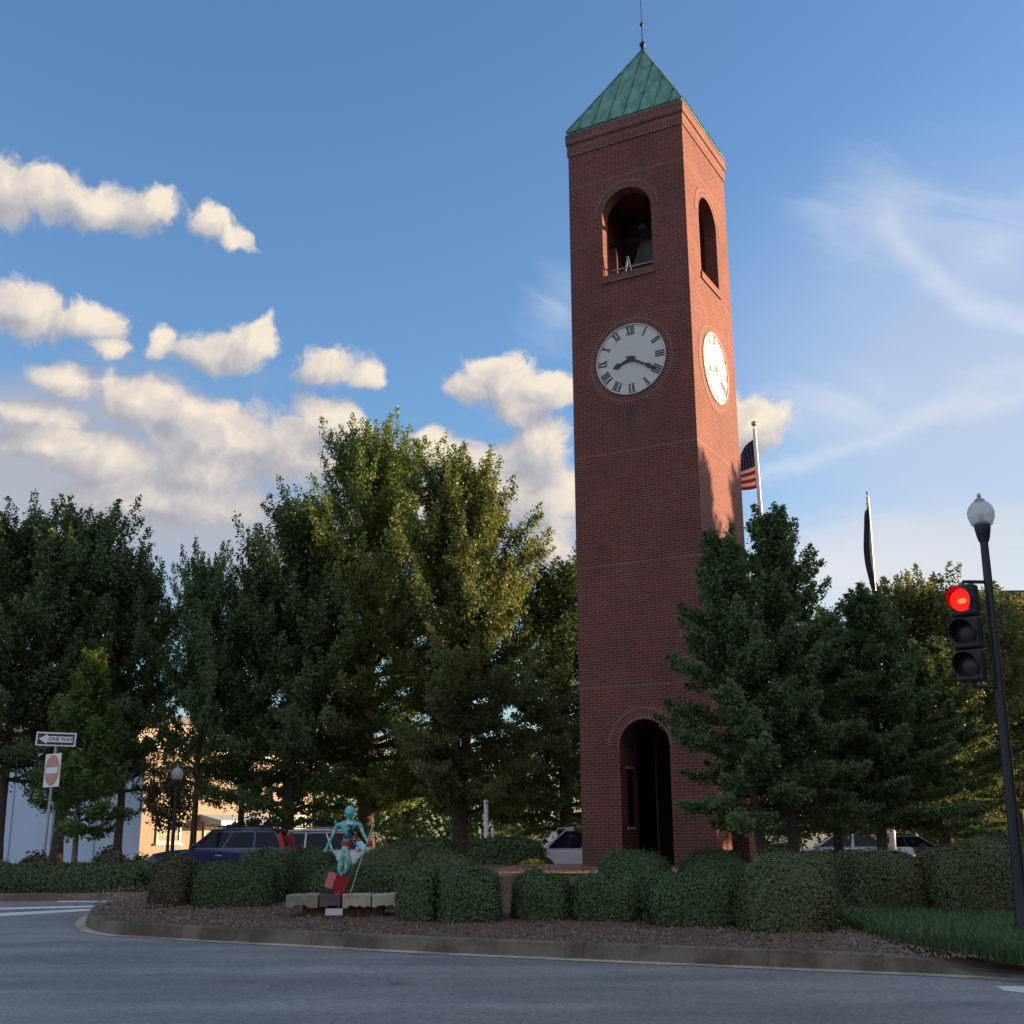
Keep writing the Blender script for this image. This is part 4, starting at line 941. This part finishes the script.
def hand(base, dirv, side):
    for f in range(5):
        sp = (f - 1.5) * .016 if f < 4 else 0; sv = Vector(side).normalized()
        o = base + sv * sp; L = (.05, .062, .058, .045, .04)[f]
        d = Vector(dirv).normalized() if f < 4 else (Vector(dirv).normalized() * .6 - sv * .9 + Vector((0, -.3, 0))).normalized()
        b = len(J); J.append((o + d * L * .35, .0085)); J.append((o + d * L * .7 + Vector((0, -.008, 0)), .0075)); J.append((o + d * L + Vector((0, -.02, 0)), .006))
        E_.extend([(8 if base == J[8][0] else 12, b), (b, b + 1), (b + 1, b + 2)])
hand(J[8][0], (-.35, -.1, -.9), (.9, .2, -.3)); hand(J[12][0], (.6, -.2, -.5), (.2, .9, .3))
body = skin_body('body', J, E_, M['statue'], stat)
# head: an egg with brow, nose, chin and ears, turned a little to its right
hc = pxm(350.2, 812.2, -.01); mb = MB(); vs = []; A, B = 24, 18; HH = .108
for j in range(B + 1):
    th = math.pi * j / B
    for i in range(A):
        ph = 2 * math.pi * i / A; x = math.sin(th) * math.cos(ph); y = math.sin(th) * math.sin(ph); z = math.cos(th)
        sx = .72 * (1 - .22 * max(0, -z)); sy = .86 * (1 - .16 * max(0, -z)); v = Vector((x * sx, y * sy, z))
        fr = max(0, -y)                        # front of the face
        if fr > .5:
            if abs(x) < .18 and -.35 < z < .12: v.y -= .16 * (1 - abs(x) / .18) * (1 - abs(z + .16) / .28 if abs(z + .16) < .28 else 0)
            if .04 < z < .22 and .18 < abs(x) < .5: v.y += .07
            if -.52 < z < -.42 and abs(x) < .3: v.y += .04
        vs.append(v * HH)
rt = Matrix.Rotation(-.55, 3, 'Z'); mb.grid([rt @ v + hc for v in vs], [(j * A + i, (j + 1) * A + i, (j + 1) * A + (i + 1) % A, j * A + (i + 1) % A) for j in range(B) for i in range(A)])
for s in (-1, 1): mb.box(rt @ Vector((s * .085, .01, -.005)) + hc, (.018, .035, .055), rz=-.55)
mb.build('head', M['teal'], stat, smooth=60)
mb = MB(); q0 = pxm(346, 843)
mb.lathe([(.058, -.04), (.074, -.03), (.076, .03), (.060, .04)], (q0.x, 0, q0.z - .004), 14); mb.build('sash', M['statue_red'], stat, smooth=50)
for px, py, s in ((351, 826, .055), (350, 835, .05), (355.5, 840.5, .04)):
    p = pxm(px, py, -.10 + (.02 if py > 838 else 0)); mb = MB()
    mb.prism([(p.x - s, p.z + s * .5), (p.x + s * .9, p.z + s * .4), (p.x + s * .2, p.z - s)], p.y - .012, p.y + .05); mb.build('dark_patch', plain('statue_navy', (.015, .03, .11), .4) if 'nv' not in M else M['nv'], stat, fixn=True)
    M.setdefault('nv', bpy.data.materials['statue_navy'])
# red tilted box foot
p0, p1 = pxm(325, 884), pxm(347, 878); mb = MB(); zt = pxm(335, 873).z
lowp = pxm(341, 893)
cf = pxm(336.5, 882.5); mb.box((cf.x, 0, cf.z + .005), (.25, .25, .25), rz=.72, ry=.30, rx=.16)
mb.box((cf.x + .05, 0, .05), (.12, .14, .11), rz=.72)
mb.build('red_foot', M['statue_red'], stat, fixn=True, bevel=.006)
mb = MB(); mb.tube([pxm(341, 877, 0), pxm(341, 870, 0)], .016, 8); mb.build('ankle_post', M['sign_white'], stat)
mb = MB(); mb.tube([pxm(351, 892.8, -.10), pxm(357, 875, -.11), pxm(363.5, 855, -.12), pxm(370, 838, -.12), pxm(373, 828, -.12), pxm(374.3, 821.5, -.12)], [.009, .010, .011, .016, .016, .012], 7); mb.build('rod', M['rod'], stat, smooth=60)
mb = MB(); gr = pxm(370.8, 843, -.12); mb.lathe([(.03, -.05), (.04, -.03), (.04, .03), (.03, .05)], gr, 10); mb.build('rod_grip', M['statue_red'], stat, smooth=50)

# ------------------------------------------------------------------ cars
def car(name, label, loc, rz, paint, L=4.6, Wd=1.84, H=1.68, kind='suv', rack=False, group='parked cars behind the hedges'):
    c = thing(name, label, 'car', loc, rz, group)       # nose towards local +x
    a = L / 2; w = Wd / 2; belt = .98 if kind != 'sedan' else .90
    if kind == 'suv': prof = [(-a, .45), (-a - .02, .80), (-a + .04, belt), (.16 * L, belt + .02), (.33 * L, belt - .03), (.46 * L, .84), (a, .66), (a + .02, .40), (a - .08, .26), (-a + .1, .28)]
    elif kind == 'van': prof = [(-a, .40), (-a - .02, .85), (-a + .03, belt), (.27 * L, belt + .02), (.38 * L, belt - .05), (.48 * L, .80), (a, .62), (a, .38), (a - .08, .24), (-a + .1, .26)]
    else: prof = [(-a, .42), (-a, .78), (-a + .08, .92), (-.28 * L, belt + .02), (.20 * L, belt), (.36 * L, .84), (.47 * L, .74), (a, .58), (a, .36), (a - .08, .24), (-a + .1, .24)]
    mb = MB(); n = len(prof)
    lay = [(-w, .93), (-w * 1.0, 1), (w * 1.0, 1), (w, .93)]
    ys = [-w + .0, -w + .07, w - .07, w]
    vs = []
    for q, y in enumerate(ys):
        e = .965 if q in (0, 3) else 1.0
        for x, z in prof: vs.append((x * e, y, .55 + (z - .55) * (e if z > .55 else 1)))
    fs = [tuple(reversed(range(n))), tuple(range(3 * n, 4 * n))] + [(q * n + i, q * n + (i + 1) % n, (q + 1) * n + (i + 1) % n, (q + 1) * n + i) for q in range(3) for i in range(n)]
    mb.grid(vs, fs); body = mb.build('body', M[paint], c, fixn=True, bevel=.03, smooth=50)
    # greenhouse: belt line ring to roof ring
    if kind == 'suv': xb = (-a + .10, .20 * L); xt = (-a + .42, .055 * L)
    elif kind == 'van': xb = (-a + .08, .31 * L); xt = (-a + .25, .13 * L)
    else: xb = (-.36 * L, .22 * L); xt = (-.20 * L, .05 * L)
    zb_, zt_ = belt + .005, H - .09; wb, wt = w - .06, w - .22
    ring_b = [(xb[0], -wb), (xb[1], -wb), (xb[1], wb), (xb[0], wb)]; ring_t = [(xt[0], -wt), (xt[1], -wt), (xt[1], wt), (xt[0], wt)]
    cab = MB(); vs = [(x, y, zb_) for x, y in ring_b] + [(x, y, zt_) for x, y in ring_t]
    cab.grid(vs, [(0, 1, 5, 4), (1, 2, 6, 5), (2, 3, 7, 6), (3, 0, 4, 7), (4, 5, 6, 7)]); cabo = cab.build('cabin', M[paint], c, fixn=True)
    def panel(p, inset, nm, off=.012):
        p = [Vector(q) for q in p]; ctr = sum(p, Vector()) / 4; nr = (p[1] - p[0]).cross(p[3] - p[0]).normalized()
        if nr.dot(ctr - Vector((0, 0, 1.2))) < 0: nr = -nr
        mb = MB(); fr = [ctr + (q - ctr) * (1 - inset) for q in p]; mb.face([q + nr * off for q in fr]); 
        for i in range(4): mb.face([fr[i] + nr * off, fr[(i + 1) % 4] + nr * off, fr[(i + 1) % 4] - nr * .01, fr[i] - nr * .01])
        return mb.build(nm, M['glass_car'], c, fixn=True)
    lerp = lambda p, q, t: tuple(x + (y - x) * t for x, y in zip(p, q))
    for s in (0, 1):
        b0, b1_ = ((vs[0], vs[1]), (vs[3], vs[2]))[s]; t0, t1 = ((vs[4], vs[5]), (vs[7], vs[6]))[s]
        cutsw = [(.02, .30), (.32, .64), (.66, .985)] if kind != 'sedan' else [(.10, .50), (.53, .96)]
        for u0, u1 in cutsw: panel([lerp(lerp(b0, b1_, u0), lerp(t0, t1, u0), .06), lerp(lerp(b0, b1_, u1), lerp(t0, t1, u1), .06), lerp(lerp(b0, b1_, u1), lerp(t0, t1, u1), .90), lerp(lerp(b0, b1_, u0), lerp(t0, t1, u0), .90)], .02, 'side_window')
    panel([vs[1], vs[2], vs[6], vs[5]], .07, 'windscreen'); panel([vs[0], vs[3], vs[7], vs[4]], .12, 'rear_window')
    rf = MB(); n_ = 9; g_ = []
    for i in range(n_):
        u = i / (n_ - 1); x = xt[0] - .04 + (xt[1] - xt[0] + .06) * u; zz = zt_ + .012 + .075 * math.sin(math.pi * (.12 + .76 * u)) 
        for v in (-1, -.6, 0, .6, 1): g_.append((x, v * (wt + .02), zz + (.02 * (1 - v * v)) - (.02 if abs(v) == 1 else 0)))
    rf.grid(g_, [(i * 5 + k, (i + 1) * 5 + k, (i + 1) * 5 + k + 1, i * 5 + k + 1) for i in range(n_ - 1) for k in range(4)])
    ro = rf.build('roof', M[paint], c, smooth=60); sol = ro.modifiers.new('thick', 'SOLIDIFY'); sol.thickness = .05; sol.offset = -1
    for sx in (-1, 1):
        for sy in (-1, 1):
            x = sx * L * .305 + .02; r = .345 if kind != 'sedan' else .32
            wm = MB(); wm.lathe([(r * .62, -.10), (r * .96, -.10), (r, -.07), (r, .07), (r * .96, .10), (r * .62, .10)], n=22)
            wo = wm.build('wheel', M['rubber'], c, smooth=40); wo.location = (x, sy * (w - .09), r); wo.rotation_euler = (math.pi / 2, 0, 0)
            rm = MB(); rm.lathe([(r * .62, -.085), (r * .60, -.09), (r * .2, -.07), (r * .2, .07), (r * .60, .09), (r * .62, .085)], n=16); rm.build('rim', M['rim'], wo, smooth=30)
            hl = MB(); hl.prism([(x + (r + .07) * math.cos(k * math.pi / 8), r + (r + .07) * math.sin(k * math.pi / 8)) for k in range(9)], sy * (w + .012) - .02, sy * (w + .012)); hl.build('wheel_arch', M['plastic'], c, fixn=True)
    for sy in (-1, 1):
        mb = MB()
        if kind == 'sedan': mb.box((-a + .03, sy * (w - .25), .76), (.1, .42, .16))
        else: mb.prism([(-a - .035, .82), (-a + .20, .80), (-a + .20, 1.02), (-a + .30, zt_ - .12), (-a + .20, zt_ - .04), (-a + .06, 1.05)], sy * (w - .10) - .055, sy * (w - .10) + .055)
        mb.build('tail_light', M['tail'], c, fixn=True)
        mb = MB(); mb.prism([(a + .03, .62), (a - .36, .74), (a - .42, .80), (a - .06, .76)], sy * (w - .22) - .18, sy * (w - .22) + .18); mb.build('headlight', M['head'], c, fixn=True)
        mb = MB(); mb.box((xb[1] - .12, sy * (w + .06), belt + .08), (.14, .2, .13)); mb.build('wing_mirror', M[paint], c, bevel=.03)
        mb = MB(); mb.box((-.02 * L, sy * (w + .006), belt - .2), (.22, .03, .035)); mb.build('door_handle', M['rim'], c)
        mb = MB(); mb.tube([(xt[0] + .1, sy * (wt - .04), zt_ + .13), (xt[1] - .15, sy * (wt - .04), zt_ + .13)], .018, 6)
        if kind == 'suv': mb.build('roof_rail', M['rim'] if not rack else M['black'], c)
    mb = MB(); mb.box((-a - .03, 0, .5), (.1, Wd * .86, .22)); mb.box((a + .0, 0, .46), (.1, Wd * .86, .2)); mb.build('bumper', M['plastic'], c, bevel=.03)
    mb = MB(); mb.tube([(xb[0], -wb * 1.006, zb_ + .01), (xb[1], -wb * 1.006, zb_ + .01)], .016, 5); mb.tube([(xb[0], wb * 1.006, zb_ + .01), (xb[1], wb * 1.006, zb_ + .01)], .016, 5)
    mb.tube([(xb[0] + .02, -wb, zb_), (xt[0], -wt - .03, zt_ - .02), (xt[1], -wt - .03, zt_ - .02), (xb[1], -wb, zb_)], .02, 5); mb.build('window_trim', M['rim'], c)
    if rack:
        mb = MB()
        for x in (xt[0] + .45, xt[1] - .55): mb.box((x, 0, zt_ + .17), (.07, Wd * .78, .04)); mb.box((x, -wt + .02, zt_ + .12), (.12, .08, .12)); mb.box((x, wt - .02, zt_ + .12), (.12, .08, .12))
        mb.build('roof_rack', M['black'], c)
    return c
pc = at(240, 845, 41.0); car('suv_car', 'dark blue car with black roof rack and red tail light', (at(290, 845, 41.0).x - 2.30, 41.4, .12), math.pi - .03, 'car_blue', 4.6, 1.84, 1.66, 'suv', True)
pc = at(342, 845, 45.5); car('wagon_car', 'white wagon parked behind the painted statue', (pc.x, 45.5, 0), -.06, 'car_white', 4.5, 1.85, 1.77, 'suv')
pc = at(560, 845, 44.0); car('minivan', 'white van half hidden behind the brick tower', (pc.x + .75, 45.0, 0), math.pi + .18, 'car_white', 5.0, 1.95, 1.80, 'van')
pc = at(843, 845, 43.0); car('sedan_car', 'silver car seen low under the dark trees', (pc.x, 43.0, .12), math.pi * .93, 'car_silver', 4.6, 1.8, 1.48, 'sedan')
pc = at(905, 845, 47.0); car('sedan_car', 'dark teal car behind the flagpole with the limp flag', (pc.x, 47.0, .05), .1, 'car_green', 4.6, 1.8, 1.45, 'sedan')

# ------------------------------------------------------------------ poles, flags, lamps, signs
def text_mesh(name, txt, size, mat, parent, loc, rot, bold=.02):
    cu = bpy.data.curves.new(name, 'FONT'); cu.body = txt; cu.size = size; cu.align_x = 'CENTER'; cu.align_y = 'CENTER'; cu.offset = bold * size
    o = bpy.data.objects.new(name, cu); COL.objects.link(o); dg = bpy.context.evaluated_depsgraph_get(); dg.update()
    me = bpy.data.meshes.new_from_object(o.evaluated_get(dg)); bpy.data.objects.remove(o); me.materials.clear(); me.materials.append(mat)
    o = bpy.data.objects.new(name, me); COL.objects.link(o); o.parent = parent; o.location = loc; o.rotation_euler = rot; return o
def flagpole(label, ptop, pbase, Y, r0, r1, ball):
    tp, bp = at(*ptop, Y), at(*pbase, Y); bp.z = 0.3; bp.x = at(pbase[0], pbase[1], Y).x
    t = thing('flagpole', label, 'flagpole', (bp.x, Y, .3), 0, 'flagpoles beside the tower')
    mb = MB(); mb.tube([(0, 0, 0), Vector((tp.x - bp.x, 0, tp.z - .3))], [r0, r1], 12); mb.build('pole', M['pole_white'], t, smooth=50)
    mb = MB(); mb.lathe([(r0 * 2.2, 0), (r0 * 2.2, .06), (r0 * 1.3, .12), (r0 * 1.15, .2)], n=14); mb.build('base_collar', M['steel'], t, smooth=40)
    mb = MB(); rr = .10 if ball else .05; mb.lathe([(.02, -.12), (.025, -.02)] + [(rr * math.sin(a), rr - rr * math.cos(a)) for a in np.linspace(.25, 3.0, 9)], (tp.x - bp.x, 0, tp.z - .3 + .1), 12); mb.build('finial', M['gilt' if ball else 'steel'], t, smooth=60)
    mb = MB(); d = Vector((tp.x - bp.x, 0, tp.z - .3)); mb.tube([d * .15 + Vector((-.12, -.03, 0)), d * .55 + Vector((-.10, -.03, 0)), d * .985 + Vector((-.06, -.03, 0))], .012, 4); mb.build('halyard', M['sign_white'], t)
    return t, bp, tp
YF = 39.5
f1, fb, ft = flagpole('tall white flagpole with gold ball, flying the striped flag', (754.3, 429), (785.5, 845), YF, .13, .06, True)
def cloth(name, label, mat, fn, nu, nv, cat='flag'):
    vs = [fn(i / nu, j / nv) for j in range(nv + 1) for i in range(nu + 1)]; fs = [(j * (nu + 1) + i, j * (nu + 1) + i + 1, (j + 1) * (nu + 1) + i + 1, (j + 1) * (nu + 1) + i) for j in range(nv) for i in range(nu)]
    me = bpy.data.meshes.new(name); me.from_pydata([tuple(v) for v in vs], [], fs); me.materials.append(mat); ul = me.uv_layers.new(name='UVMap').data
    for p in me.polygons:
        for li in p.loop_indices: k = me.loops[li].vertex_index; ul[li].uv = ((k % (nu + 1)) / nu, (k // (nu + 1)) / nv)
    me.polygons.foreach_set('use_smooth', [True] * len(me.polygons)); o = bpy.data.objects.new(name, me); COL.objects.link(o)
    s = o.modifiers.new('thick', 'SOLIDIFY'); s.thickness = .008; return tag(o, label, cat)
h0, h1 = at(755.3, 439, YF), at(758.3, 488, YF)
def usf(u, v):
    hp = h1.lerp(h0, v); sag = (u ** 1.15) * 1.25 * (v ** 1.1) + u * .10
    return hp + Vector((-.05 - 1.15 * u + .06 * math.sin(u * 9 + v * 3), .35 * u + .12 * math.sin(u * 8 + v * 2.0) * u ** .5, -sag))
cloth('flag', 'red white and blue striped flag drooping from the tall flagpole beside the tower', M['us_flag'], usf, 30, 20)
f2, fb2, ft2 = flagpole('white flagpole with a limp dark flag near the red signal', (867.5, 497), (892.5, 846), YF, .11, .05, False)
a0, a1 = at(868.5, 508, YF), at(876.0, 600, YF)
def limp(u, v):
    hp = a1.lerp(a0, v); fold = .05 * math.sin(u * 17 + 2 * v); w = (.30 - .05 * v) * (math.sin(math.pi * min(1, .12 + .9 * (1 - v) ** .8)) ** .6)
    return hp + Vector((-.04 - w * u * .95 + .03 * math.sin(9 * v), -.09 + fold, -.25 * u * (1 - v) - .15 * u))
cloth('flag', 'limp dark navy flag wrapped against the second flagpole', M['navy_flag'], limp, 24, 24)

def acorn_lamp(name, label, loc, H, gr, post_r, group=None, lean=None):
    t = thing(name, label, 'street lamp', loc, 0, group); ln = lean or Vector((0, 0, 0)); zt = H - gr * 3.3
    mb = MB(); mb.lathe([(post_r * 1.9, 0), (post_r * 1.9, .12), (post_r * 1.5, .2), (post_r * 1.35, .55), (post_r * 1.2, .68)], n=14); mb.build('base', M['black'], t, smooth=40)
    mb = MB(); mb.tube([(0, 0, .6), (ln.x * .5, 0, zt * .5), (ln.x, 0, zt)], [post_r * 1.15, post_r, post_r * .78], 12); mb.build('post', M['black'], t, smooth=60)
    mb = MB(); mb.lathe([(post_r * .9, -.10), (post_r * 1.2, -.05), (gr * .55, .05), (gr * .62, .12), (gr * .5, .16)], (ln.x, 0, zt), 16); mb.build('fitter', M['black'], t, smooth=50)
    mb = MB(); mb.lathe([(gr * .50, .12), (gr * .78, gr * .8), (gr * .97, gr * 1.35), (gr * 1.0, gr * 1.75), (gr * .86, gr * 2.2), (gr * .55, gr * 2.55), (gr * .34, gr * 2.68)], (ln.x, 0, zt), 20); gl_ = mb.build('lamp_globe', M['globe'], t, smooth=60)
    mb = MB(); mb.lathe([(gr * .16, .15), (gr * .2, gr * 1.0), (gr * .12, gr * 1.6)], (ln.x, 0, zt), 10); mb.build('bulb_housing', M['sign_white'], gl_, smooth=60)
    mb = MB(); mb.lathe([(gr * .36, gr * 2.64), (gr * .40, gr * 2.72), (gr * .22, gr * 2.86), (gr * .10, gr * 2.95), (gr * .16, gr * 3.05), (gr * .13, gr * 3.18), (gr * .02, gr * 3.3)], (ln.x, 0, zt), 12); mb.build('cap', M['steel'], t, smooth=50)
    return t
YP = 15.0; lt = at(978.5, 493, YP); lb = at(1022, 905, YP)
slope = (lb.x - lt.x) / (lt.z - lb.z); zg = .2; bx_ = lb.x + slope * (lb.z - zg)
acorn_lamp('street_lamp', 'tall black lamp post with acorn globe carrying the traffic signal', (bx_, YP, zg), lt.z - zg, .172, .064, 'acorn street lamps', Vector((-(lt.z - zg) * slope, 0, 0)))
pl = at(178, 764, 38.2); acorn_lamp('street_lamp', 'small white globed street lamp among leaves beside the cream building', (pl.x, 38.2, .12), pl.z - .12, .185, .055, 'acorn street lamps')
# traffic signal on the lamp post, seen three quarters from the front
ct = at(967, 634, YP - .02); zt_, zb_ = at(963, 586, YP).z, at(969, 683, YP).z; hh = zt_ - zb_
sig = thing('traffic_light', 'black three lamp traffic signal glowing red on the lamp post', 'traffic light', (ct.x, YP - .05, zb_), -.70)
mb = MB(); 
for i in range(3): mb.box((0, 0, hh * (i + .5) / 3), (.33, .20, hh / 3 - .008))
mb.build('housing', M['black'], sig, bevel=.03)
for i, (nm) in enumerate(('green_lens', 'amber_lens', 'red_lens')):
    z = hh * (i + .5) / 3; mb = MB(); r = .142; n = 24; vs = [(0, -.135, z)]
    for j in range(1, 4):
        for k in range(n): rr = r * j / 3; vs.append((rr * math.cos(2 * math.pi * k / n), -.135 + .03 * (j / 3) ** 2, z + rr * math.sin(2 * math.pi * k / n)))
    fs = [(0, 1 + (k + 1) % n, 1 + k) for k in range(n)] + [(1 + (j - 1) * n + k, 1 + (j - 1) * n + (k + 1) % n, 1 + j * n + (k + 1) % n, 1 + j * n + k) for j in (1, 2) for k in range(n)]
    mb.grid(vs, fs); lo = mb.build(nm, M['red_on'] if i == 2 else M['lens_off'], sig, smooth=80)
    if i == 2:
        mb = MB(); mb.grid([(.02 + .06 * math.cos(2 * math.pi * k / 14), -.145, z - .02 + .035 * math.sin(2 * math.pi * k / 14)) for k in range(14)], [tuple(range(14))]); mb.build('glow_spot', M['red_hot'], lo)  # hot spot of the lit lens, glare drawn as its own glowing disc
    mb = MB(); vs = []; nn = 20
    for k in range(nn + 1):
        a = math.radians(-50 + 280 * k / nn); L = .20 * (.35 + .65 * max(0, math.sin(a) * .5 + .5))
        for rr, y in ((.156, -.10), (.160, -.10 - L), (.148, -.10 - L), (.144, -.10)): vs.append((rr * math.cos(a), y, z + rr * math.sin(a)))
    fs = [(k * 4 + q, (k + 1) * 4 + q, (k + 1) * 4 + (q + 1) % 4, k * 4 + (q + 1) % 4) for k in range(nn) for q in range(4)]
    mb.grid(vs, fs); mb.build('visor', M['black'], sig, smooth=40)
mb = MB()
for zz, pz in ((hh + .05, 586 - 4), (-.05, 683 + 3)):
    px_ = 978.5 + (1022 - 978.5) * ((pz - 493) / (905 - 493)); e = at(px_, pz, YP); 
    lp = Matrix.Rotation(.70, 3, 'Z') @ (e - Vector((ct.x, YP - .05, zb_)))
    mb.tube([(0, .03, zz - .05 if zz > 0 else 0), (0, .03, zz), Vector((lp.x, lp.y, zz))], .024, 8)
mb.build('bracket', M['black'], sig, smooth=40)

# road sign post at left
YS = 34.5; sb_ = at(43.5, 862, YS); stp = at(57, 738, YS)
sg = thing('road_sign', 'grey metal post with a one way sign above a faded red no entry sign', 'road sign', (sb_.x - .02, YS, .15))
tl = stp - Vector((sb_.x - .02, YS, .15))
mb = MB(); mb.tube([(0, 0, 0), tl + Vector((0, 0, .05))], .038, 8); mb.build('post', M['steel'], sg)
def on_post(py): f = (py - 738) / (862 - 738); return Vector((tl.x * (1 - f) , 0, at(50, py, YS).z - .15))
s1 = on_post(739.5) + Vector((0, -.06, 0)); wl = 37.5 * YS / FPX / math.cos(.2) ; hl_ = 13.3 * YS / FPX
mb = MB(); mb.box((0, 0, 0), (wl, .02, hl_)); ow = mb.build('one_way_sign', M['sign_white'], sg, bevel=.008); ow.location = s1; ow.rotation_euler = (0, .035, .12)
mb = MB(); mb.box((0, -.014, 0), (wl * .91, .006, hl_ * .78)); mb.build('black_panel', M['sign_black'], ow)
mb = MB(); q = hl_; xl = -wl * .43
pa = [(xl, 0), (xl + q * .62, q * .36), (xl + q * .62, q * .22), (wl * .42, q * .22), (wl * .42, -q * .22), (xl + q * .62, -q * .22), (xl + q * .62, -q * .36)]
mb.prism(pa, -.022, -.0175); mb.build('arrow', M['sign_white'], ow, fixn=True)
text_mesh('lettering', 'ONE WAY', hl_ * .37, M['sign_black'], ow, (wl * .12, -.0235, 0), (math.pi / 2, 0, 0))
s2 = on_post(770.5) + Vector((0, -.07, 0)); h2 = 32 * YS / FPX
mb = MB(); mb.box((0, 0, 0), (h2, .02, h2)); dn = mb.build('no_entry_sign', M['sign_white'], sg, bevel=.008); dn.location = s2; dn.rotation_euler = (0, 0, R(-43))
mb = MB(); mb.face([(h2 * .46 * math.cos(a), -.013, h2 * .46 * math.sin(a)) for a in np.linspace(0, 6.283, 33)[:-1]]); mb.build('red_disc', M['sign_red'], dn)
mb = MB(); mb.box((0, -.016, 0), (h2 * .76, .004, h2 * .18)); mb.build('white_bar', M['sign_white'], dn)
# slim white posts by the car park
for px, py, r, lab in ((486, 800, .075, 'taller slim white post behind the dark straight hedge'), (492.5, 828, .05, 'shorter slim white post behind the dark straight hedge')):
    p = at(px, py, 41); t = thing('white_post', lab, 'post', (p.x, 41, .25), 0, 'white posts by the car park')
    mb = MB(); mb.tube([(0, 0, 0), (0, 0, p.z - .3)], r, 10); mb.build('shaft', M['sign_white'], t, smooth=40)
    mb = MB(); mb.lathe([(r * 1.3, 0), (r * 1.3, .04), (r * .4, .08)], (0, 0, p.z - .32), 10); mb.build('cap', M['sign_white'], t, smooth=40)
